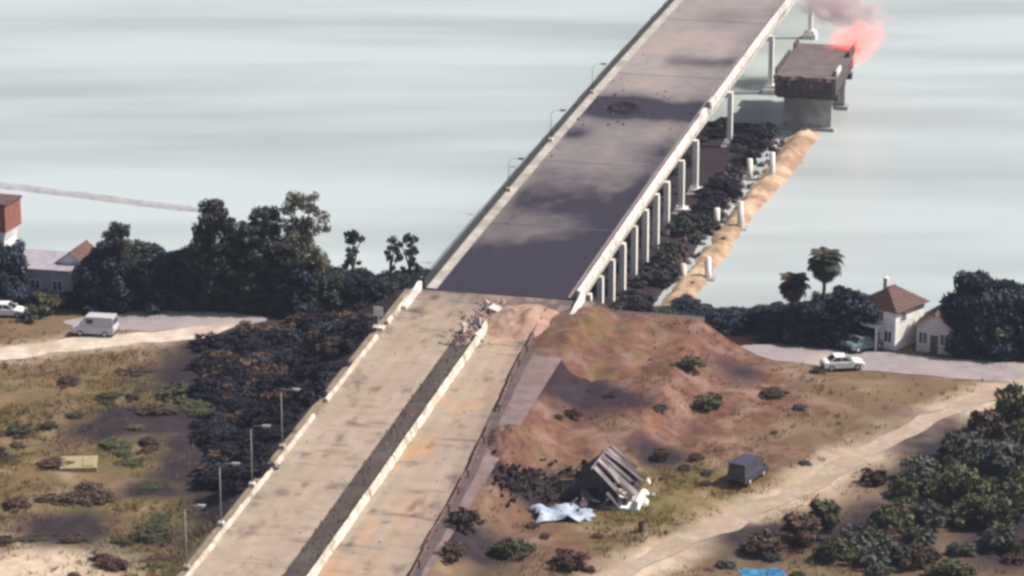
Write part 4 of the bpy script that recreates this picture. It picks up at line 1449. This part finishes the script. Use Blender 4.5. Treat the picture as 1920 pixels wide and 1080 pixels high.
# white house with hipped red roof: right wall catches the sun
q = at(1668, 640)
r = empty('white_house', q, R(-42), 'white two storey house with red tiled hip roof among dark trees', 'house')
w_, d_, ze = 5.0, 5.2, 4.6
for x0, x1, y0, y1 in ((-w_ / 2, w_ / 2, -d_ / 2, -d_ / 2 + .3), (-w_ / 2, w_ / 2, d_ / 2 - .3, d_ / 2), (-w_ / 2, -w_ / 2 + .3, -d_ / 2 + .3, d_ / 2 - .3), (w_ / 2 - .3, w_ / 2, -d_ / 2 + .3, d_ / 2 - .3)):
    m = MB(); m.box(x0, x1, y0, y1, -0.8, ze); m.build('wall', PLASTER, r)
rf = tile_roof(r, w_, d_, ze, 1.5, 0.4, ROOF_R, True)
m = MB(); m.box(-1.3, -0.8, 0.3, 0.8, ze + 0.5, ze + 2.2); m.build('chimney', PLASTER, rf)
for x, z, ww, h in ((-1.5, 3.1, 0.9, 1.0), (0.5, 3.1, 0.9, 1.0), (1.6, 0.9, 0.9, 1.2)):
    window(r, Matrix.Translation((x, -d_ / 2, z)), ww, h)
for y, z in ((-1.2, 3.1),):
    window(r, Matrix.Translation((w_ / 2, y, z)) @ Matrix.Rotation(pi / 2, 4, 'Z'), 0.8, 0.9)
m = MB(); m.box(-0.9, 0.2, -d_ / 2 - 0.05, -d_ / 2 + 0.02, 0, 2.2); dd = m.build('door', mat('door_blue', (0.06, 0.09, 0.16), None, 0.5, 1), r)
m = MB(); m.box(0.0, 0.1, -d_ / 2 - 0.10, -d_ / 2 - 0.05, 1.0, 1.1); m.build('handle', STEEL_P, dd)
m = MB(); m.box(-2.4, 1.0, -d_ / 2 - 1.3, -d_ / 2 - 0.01, 2.55, 2.7); m.build('porch_roof', CONC_W, r)
for x in (-2.3, 0.9):
    m = MB(); m.tube([(x, -d_ / 2 - 1.2, -0.3), (x, -d_ / 2 - 1.2, 2.55)], 0.1, 8); m.build('porch_post', WHITE, r)
# mauve house
q = at(1760, 650)
r = empty('small_house', q, R(-20), 'small pinkish white house with brown gable roof between the white house and big trees', 'house')
w_, d_, ze = 3.8, 4.6, 2.9
gable_walls(r, w_, d_, ze, 1.3, PLASTER_M)
m = MB(); m.box(w_ / 2 - 0.005, w_ / 2 + 0.03, -d_ / 2 - 0.1, d_ / 2, -0.4, ze); m.build('side_wall', PLASTER, r)
tile_roof(r, w_, d_, ze, 1.3, 0.4, ROOF_B)
for x, z in ((-1.2, 1.0), (1.1, 1.0)):
    window(r, Matrix.Translation((x, -d_ / 2 - 0.12, z)), 0.9, 1.2)
m = MB(); m.box(-0.4, 0.4, -d_ / 2 - 0.18, -d_ / 2 - 0.1, -0.1, 1.95); dd = m.build('door', WOOD, r)
m = MB(); m.box(0.22, 0.32, -d_ / 2 - 0.22, -d_ / 2 - 0.18, 0.9, 1.0); m.build('handle', STEEL_P, dd)

# long shed in the left belt, lilac roof, white end wall
q = at(82, 556)
r = empty('long_shed', q, R(-12), 'long grey shed with lilac roof and white end wall half hidden by trees', 'shed')
w_, d_ = 8.2, 5.0
m = MB(); m.box(-w_ / 2, w_ / 2, -d_ / 2, -d_ / 2 + .25, -0.8, 4.0); m.build('wall', PLASTER_G, r)
m = MB(); m.box(-w_ / 2, w_ / 2, d_ / 2 - .25, d_ / 2, -0.8, 4.4); m.build('wall', PLASTER_G, r)
for sg in (-1, 1):
    m = MB(); m.prism([(-d_ / 2 + .25, -0.8), (d_ / 2 - .25, -0.8), (d_ / 2 - .25, 4.38), (-d_ / 2 + .25, 4.02)], sg * (w_ / 2) - 0.12, sg * (w_ / 2) + 0.12, 'x'); m.build('wall', PLASTER, r)
for i in range(10):
    m = MB(); x0 = -w_ / 2 - 0.3 + i * 0.88
    m.prism([(-d_ / 2 - .4, 4.0), (d_ / 2 + .4, 4.5), (d_ / 2 + .4, 4.56), (-d_ / 2 - .4, 4.06)], x0, x0 + 0.86, 'x'); m.build('roof_sheet', ROOF_L, r)
for x in (-2.6, 0.0, 2.6): window(r, Matrix.Translation((x, -d_ / 2, 1.6)), 1.1, 1.1)
q = at(150, 552)
r = empty('small_house', q, R(-15), 'small house with dull red roof behind the belt beside the long shed', 'house')
gable_walls(r, 3.6, 4.5, 4.2, 1.3, PLASTER); tile_roof(r, 3.6, 4.5, 4.2, 1.3, 0.35, ROOF_R)
window(r, Matrix.Translation((0, -2.37, 2.6)), 0.9, 1.0)

# tower at the field's far end: red-brown top, sunlit wall
q = at(2, 556)
r = empty('brick_tower', q, R(-18), 'tall narrow tower with red brown head above the dark trees', 'tower')
hT = (556 - 445) / px_per_m(q) / cos(TH)
m = MB(); m.box(-1.5, 1.5, -1.5, 1.5, -0.8, hT); m.build('shaft', PLASTER, r)
m = MB(); m.prism([(-1.5, hT), (1.5, hT), (1.9, hT + 1.2), (-1.9, hT + 1.2)], -1.7, 1.7); m.build('cornice', PLASTER, r)
m = MB(); m.box(-1.95, 1.95, -1.95, 1.95, hT + 1.2, hT + 4.2); hd_ = m.build('head', BRICKR, r)
m = MB(); m.box(-2.1, 2.1, -2.1, 2.1, hT + 4.2, hT + 4.45); m.build('roof_slab', ROOF_B, r)
for x in (-0.9, 0.9): window(r, Matrix.Translation((x, -1.95, hT + 2.0)), 0.6, 1.1)
window(r, Matrix.Translation((0, -1.5, hT - 3)), 0.7, 1.2)

# wrecked house by the road
q = at(1128, 925)
WH = empty('wrecked_house', q, R(-14), 'wrecked small house, dark gable and pale torn roof sheets', 'house')
w_, d_, ze, rise = 6.2, 4.6, 0.75, 2.7
DARKW = mat('sooty_plaster', (0.028, 0.025, 0.034), (0.06, 0.05, 0.055), 0.95, 0.8, bump=0.3)
gable_walls(WH, w_, d_, ze, rise, DARKW)
for sgn in (-1, 1):
    for i in range(7):
        if (sgn, i) in ((1, 4), (-1, 1), (-1, 3), (-1, 4)): continue
        m = MB(); y0 = -d_ / 2 - 0.35 + i * 0.99
        hw = w_ / 2 + 0.45; ov = 0.45 * rise / (w_ / 2)
        dzr = random.uniform(-0.02, 0.30) if i % 2 else -random.uniform(0, 0.05); sh = random.uniform(-0.9, 0.55); y0 += random.uniform(-0.25, 0.25)
        n = 6; vs = []
        for k in range(n + 1):
            yy = y0 + 0.95 * k / n; rip = 0.05 * (k % 2)
            x1, z1 = sgn * (hw + sh), ze - ov - sh * rise / (w_ / 2) + dzr
            vs += [(x1, yy, z1 + rip), (sgn * 0.02, yy, ze + rise + 0.05 + rip + dzr * 0.3)]
        cc = sum((Vector(q) for q in vs), Vector()) / len(vs)
        Rm = Euler((R(random.uniform(-16, 16)), R(random.uniform(-13, 13)), R(random.uniform(-28, 28)))).to_matrix()
        cutf = random.uniform(0.3, 0.95)
        vs = [cc + Rm @ ((Vector(q) - cc) * (cutf if ii % 2 == 0 else 1.0)) + Vector((random.uniform(-.12, .12), random.uniform(-.05, .05), random.uniform(-.06, .10))) for ii, q in enumerate(vs)]
        m.add(vs, [(2 * k, 2 * k + 2, 2 * k + 3, 2 * k + 1) for k in range(n)])
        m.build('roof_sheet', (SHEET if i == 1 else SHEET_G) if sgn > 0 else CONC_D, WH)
for i in range(6):
    m = MB(); y = -d_ / 2 + 0.3 + i * 1.1
    for sgn in (-1, 1):
        m.tube([(sgn * (w_ / 2 + 0.3), y, ze - 0.35), (0, y, ze + rise - 0.05)], 0.07, 5)
    m.build('rafter', WOOD, WH)
m = MB(); m.tube([(0, -d_ / 2 - 0.4, ze + rise + 0.12), (0, d_ / 2 + 0.4, ze + rise + 0.12)], 0.14, 6); m.build('ridge_cap', SHEET_G, WH)
m = MB(); m.box(-0.5, 0.5, -d_ / 2 - 0.16, -d_ / 2 - 0.10, 0, 1.6); m.build('door', BLACK, WH)
WH.rotation_euler = (R(2), R(-3), R(-18)); WH.location.z -= 0.15
for k in range(16):
    m = MB(); a_ = random.uniform(0, 6.28); rr_ = random.uniform(1.6, 3.6)
    c_ = Vector((rr_ * cos(a_), -abs(rr_ * sin(a_)) - 0.6, random.uniform(0.3, 1.0)))
    Rm = Euler((R(random.uniform(-55, 55)), R(random.uniform(-55, 55)), R(random.uniform(0, 360)))).to_matrix()
    sx, sy = random.uniform(0.4, 1.2), random.uniform(0.3, 0.8)
    q_ = [c_ + Rm @ Vector((x * sx + random.uniform(-.15, .15), y * sy + random.uniform(-.15, .15), z)) for z in (0, 0.05) for x, y in ((-1, -1), (1, -1), (0.9, 0.8), (-0.2, 1.1), (-1, 0.7))]
    m.add(q_, [(4, 3, 2, 1, 0), (5, 6, 7, 8, 9)] + [(i, (i + 1) % 5, 5 + (i + 1) % 5, 5 + i) for i in range(5)])
    m.build('torn_sheet', SHEET if (c_.x > 1.2 and k % 2) else (CONC_D if k % 3 else SHEET_G), WH)


hp_ = []
for i in range(260):
    px = random.uniform(925, 1100); py = 905 + random.gauss(0, 22) + (px - 1010) * 0.12
    p = at(px, py); hp_.append((p + Vector((0, 0, random.uniform(0, 0.35))), random.uniform(0.12, 0.7) * random.choice((0.6, 1, 1.2))))
o = debris_field('shade_debris', hp_, BLACK)  # black heap put in to fill out the wrecked house's shadow
tag(o, 'heap of black debris against the wrecked house, added for its shade', 'debris')
for k in range(9):
    p = at(random.uniform(985, 1095), random.uniform(890, 925))
    m = MB(); a_ = random.uniform(0, 6); t_ = random.uniform(-0.1, 0.7); L_ = random.uniform(1.5, 3.2)
    dd_ = Vector((cos(a_) * cos(t_), sin(a_) * cos(t_), abs(sin(t_)))) * L_
    m.tube([Vector((0, 0, 0.15)), Vector((0, 0, 0.2)) + dd_], 0.09, 5)
    o = m.build('burnt_beam', WOOD); o.location = p
    tag(o, 'burnt roof beam sticking out of the black debris heap added for shade', 'beam', 'burnt beams in the debris heap')
hp_ = []
for i in range(45):
    p = at(1178 + random.gauss(0, 18), 936 + random.gauss(0, 9)); hp_.append((p + Vector((0, 0, 0.15)), random.uniform(0.2, 0.8)))
o = debris_field('plaster_debris', hp_, WHITE)
tag(o, 'bright white broken plaster scattered on the sunny side of the wrecked house', 'debris')


def sheet(name, px, py, w, d, m, label, cat, amp, seed, rz=0.0, lift=0.05):
    p = at(px, py); n = 22; vs = []
    for j in range(n + 1):
        for i in range(n + 1):
            u, v = (i / n - .5) * w, (j / n - .5) * d
            e = 1 + 0.55 * (float(fbm(i * .28, j * .28, seed, 3)) - .5)
            u *= e; v *= e
            x, y = u * cos(rz) - v * sin(rz), u * sin(rz) + v * cos(rz)
            z = hz(p.x + x, p.y + y) - p.z + lift + amp * max(0, float(fbm(u * .9, v * .9, seed, 3)) - 0.35)
            vs.append((x, y, z))
    o = np_mesh(name, vs, grid_quads(n + 1, n + 1), m, None, None, False)
    o.location = p
    return tag(o, label, cat)


sheet('tarpaulin', 1058, 965, 5.2, 3.6, TARP, 'crumpled pale blue tarpaulin lying beside the wrecked house', 'tarpaulin', 1.3, 3, R(8))
sheet('tarpaulin', 1432, 1082, 3.8, 4.0, TARP_C, 'bright cyan tarpaulin on the ground below the brown shrubs', 'tarpaulin', 1.0, 4, R(5))
p = at(1170, 945)
r = empty('concrete_pad', p, R(-14), 'bright white concrete pad at the sunny side of the wrecked house', 'slab')
m = MB(); m.box(-1.9, 1.7, -1.6, 1.9, -0.5, 0.22); m.build('slab', WHITE, r)
m = MB(); m.box(1.35, 1.6, -1.5, 1.8, 0.22, 0.95); m.build('low_wall', WHITE, r)
p = at(148, 872)
r = empty('pale_slab', p, R(5), 'pale yellow rectangular slab lying alone in the dry field', 'slab')
m = MB(); m.box(-1.75, 1.75, -1.7, 1.7, -0.5, 0.32); m.build('slab', mat('pale_yellow', (0.30, 0.265, 0.15), (0.23, 0.20, 0.115), 0.9, 1), r)
m = MB(); m.box(0.4, 1.5, -1.3, 1.3, 0.32, 0.40); m.build('lid', mat('pale_yellow', None), r)
o = mound('earth_mound', 965, 835, 3.2, 5.0, 1.3, GROUND_M, 'rounded red soil mound beside the guard rail and wrecked house', 'earth mound', 8)
o = mound('earth_mound', 1110, 640, 7.0, 10.0, 1.1, GROUND_M, 'large red brown mound at the foot of the bridge wing wall', 'earth mound', 9, -HEAD)
# rusty barrel
p = at(1203, 997)
r = empty('barrel', p, 0.3, 'dark rusty barrel standing in the grass below the wrecked house', 'barrel')
m = MB(); m.tube([(0, 0, 0), (0, 0, .28), (0, 0, .30), (0, 0, .33), (0, 0, .6), (0, 0, .63), (0, 0, .9)], [.29, .29, .32, .29, .29, .32, .29], 14); m.build('body', RUST, r, False)
m = MB(); m.tube([(0, 0, .9), (0, 0, .93)], [.30, .30], 14); m.build('lid', BLACK, r)
# low sand bar in the water
a, b_ = at_z(-90, 336, 0), at_z(400, 397, 0)
vs = []
dd_ = (b_ - a).normalized(); nn_ = Vector((dd_.y, -dd_.x, 0))
for i in range(141):
    t = i / 140; p = a.lerp(b_, t) + nn_ * 1.6 * (float(fbm(t * 5, 0.7, 501, 3)) - .5)
    hw = (1.1 + 0.9 * float(fbm(t * 9, 3.3, 502, 3))) * min(1, (1 - t) * 8 + .2)
    for k in range(9):
        u = -1 + k / 4
        q = p + nn_ * u * hw; vs.append((q.x, q.y, 0.30 * (1 - u * u) * (0.7 + 0.6 * float(fbm(t * 40, u * 2, 503, 3))) - 0.06))
np_mesh('sand_bar', vs, grid_quads(9, 141)[:, ::-1], ROCK, None, 'structure', True)


# ------------------------------------------------------------------ vehicles
def car(name, loc, rz, paint, label, kind='sedan', group=None):
    """front towards +x, origin on the ground"""
    r = empty(name, loc, rz, label, 'van' if kind == 'van' else 'car', group)
    if kind == 'sedan':
        L_, Wd = 4.4, 1.75
        body = [(-2.2, .38), (-2.22, .75), (-2.05, .92), (-1.35, .98), (0.95, .96), (1.95, .82), (2.18, .62), (2.2, .36), (1.85, .26), (-1.9, .26)]
        cab = [(-1.55, .97), (-0.95, 1.40), (0.15, 1.43), (0.98, .96)]; rt = 1.44
    else:
        L_, Wd = 4.8, 1.95
        body = [(-2.4, .38), (-2.42, 1.05), (-2.38, 1.15), (1.55, 1.15), (2.25, .95), (2.4, .7), (2.42, .38), (2.0, .28), (-2.1, .28)]
        cab = [(-2.36, 1.14), (-2.25, 2.1), (0.75, 2.12), (1.6, 1.14)]; rt = 2.12
    hw = Wd / 2
    m = MB(); n = len(body); vs = []
    for y, k in ((-hw, 0.0), (-hw + .09, 0.05), (hw - .09, 0.05), (hw, 0.0)):
        for x, z in body:
            sx = 1 if abs(y) < hw - .01 else 0.975
            zz = z if abs(y) < hw - .01 else (z - 0.05 if z > .6 else z + .03)
            vs.append((x * sx, y, zz))
    fs = []
    for q in range(3):
        fs += [(q * n + i, q * n + n + i, q * n + n + (i + 1) % n, q * n + (i + 1) % n) for i in range(n)]
    fs += [tuple(range(n)), tuple(range(4 * n - 1, 3 * n - 1, -1))]
    m.add(vs, fs); bd = m.build('body', paint, r)
    inn = hw * (0.80 if kind == 'sedan' else 0.88)
    m = MB(); vs = []
    for y, t in ((-1, 0), (1, 0)):
        for i, (x, z) in enumerate(cab):
            yy = (hw - .06) if i in (0, 3) else inn
            vs.append((x, y * yy, z))
    m.add(vs, [(0, 1, 2, 3)[::-1], (4, 5, 6, 7), (0, 4, 5, 1)[::-1], (2, 6, 7, 3)[::-1], (1, 5, 6, 2)[::-1]])
    if kind == 'sedan':
        gl = m.build('window', GLASS, r)
    else:
        gl = m.build('cabin', paint, r)
        g2 = MB(); g2.add([(1.54, -hw + .2, 1.22), (1.54, hw - .2, 1.22), (0.84, inn - .08, 2.04), (0.84, -inn + .08, 2.04)], [(0, 1, 2, 3)]); o_ = g2.build('windscreen', GLASS, r); o_.location.x = .035
        g2 = MB(); g2.box(-2.36, -2.30, -0.7, 0.7, 1.35, 1.95); o_ = g2.build('rear_window', GLASS, r); o_.location.x = -0.03
        for y in (-1, 1):
            g2 = MB(); g2.box(-0.1, 0.7, y * (hw - .10) - .03, y * (hw - .10) + .03, 1.4, 1.9); g2.build('side_window', GLASS, r)
    x0, x1 = cab[1][0], cab[2][0]
    m = MB(); m.box(x0 - .03, x1 + .03, -inn - .02, inn + .02, rt - .035, rt + .035); m.build('roof', paint, r)
    if kind == 'sedan':
        for y in (-1, 1):
            for (xa, za, xb, zb) in ((cab[0][0], .97, x0, rt), (cab[3][0], .96, x1, rt), (-.3, .96, -.35, rt)):
                m = MB(); m.tube([(xa, y * (hw - .07), za), (xb, y * inn, zb)], 0.04, 5); m.build('pillar', paint, r)
    for x in (-1.38, 1.36):
        for y in (-1, 1):
            m = MB(); m.tube([(x, y * (hw - .24), .33), (x, y * (hw + .015), .33)], .33, 16); t = m.build('tyre', RUBBER, r)
            m = MB(); m.tube([(x, y * (hw - .1), .33), (x, y * (hw + .03), .33)], .2, 10); m.build('rim', STEEL_P, t)
    xe = body[0][0]; xf = 2.17 if kind == 'sedan' else 2.38
    for y in (-1, 1):
        m = MB(); m.box(xf - .06, xf + .03, y * .62 - .17, y * .62 + .17, .60, .74); m.build('headlight', LAMP, r)
        m = MB(); m.box(xe - .05, xe + .04, y * .68 - .13, y * .68 + .13, .66, .82); m.build('tail_light', BRICKR, r)
        m = MB(); m.box(cab[3][0] - .25, cab[3][0] - .08, y * (hw + .10) - .09, y * (hw + .10) + .09, cab[3][1] + .02, cab[3][1] + .16); m.build('mirror', paint, r)
    for x, nm in ((xe - .02, 'bumper'), (xf - .02, 'bumper')):
        m = MB(); m.box(x - .05, x + .07, -hw + .1, hw - .1, .34, .52); m.build(nm, RUBBER, r)
    return r


car('parked_car', at(1580, 692, 0.09), R(8), CAR_W, 'white car with dark windows parked across the bank road from the houses')
car('parked_car', at(1620, 655, 0.09), R(30), CAR_T, 'teal car parked under the trees in front of the white house')
car('parked_van', at(1402, 898, 0.02), R(58), CAR_D, 'dark van standing in the grass by the dirt track', 'van')
car('parked_van', at(178, 628, 0.10), R(170), CAR_S, 'silver grey van parked on the yard beyond the sandy track', 'van')
car('parked_car', at(14, 592, 0.02), R(-6), CAR_W, 'white car by the grey green shrub near the tower', 'sedan')

# prototypes that were never placed are removed
for k_ in SHR:
    for pr in SHR[k_]:
        if pr.name not in PROTO_USED:
            for ch in KIDS.get(pr.name, []): bpy.data.objects.remove(ch)
            bpy.data.objects.remove(pr)

# ------------------------------------------------------------------ haze
hm = bpy.data.materials.new('haze_air'); hm.use_nodes = True
hn = hm.node_tree.nodes; hn.clear()
ho = hn.new('ShaderNodeOutputMaterial'); hv = hn.new('ShaderNodeVolumePrincipled')
hv.inputs['Color'].default_value = (0.62, 0.74, 1.0, 1); hv.inputs['Density'].default_value = 0.0001
hv.inputs['Anisotropy'].default_value = 0.2
hm.node_tree.links.new(hv.outputs[0], ho.inputs['Volume'])
MB().box(-6500, 6500, -3500, 9500, -4.5, 112).build('haze', hm, None, kind='stuff')
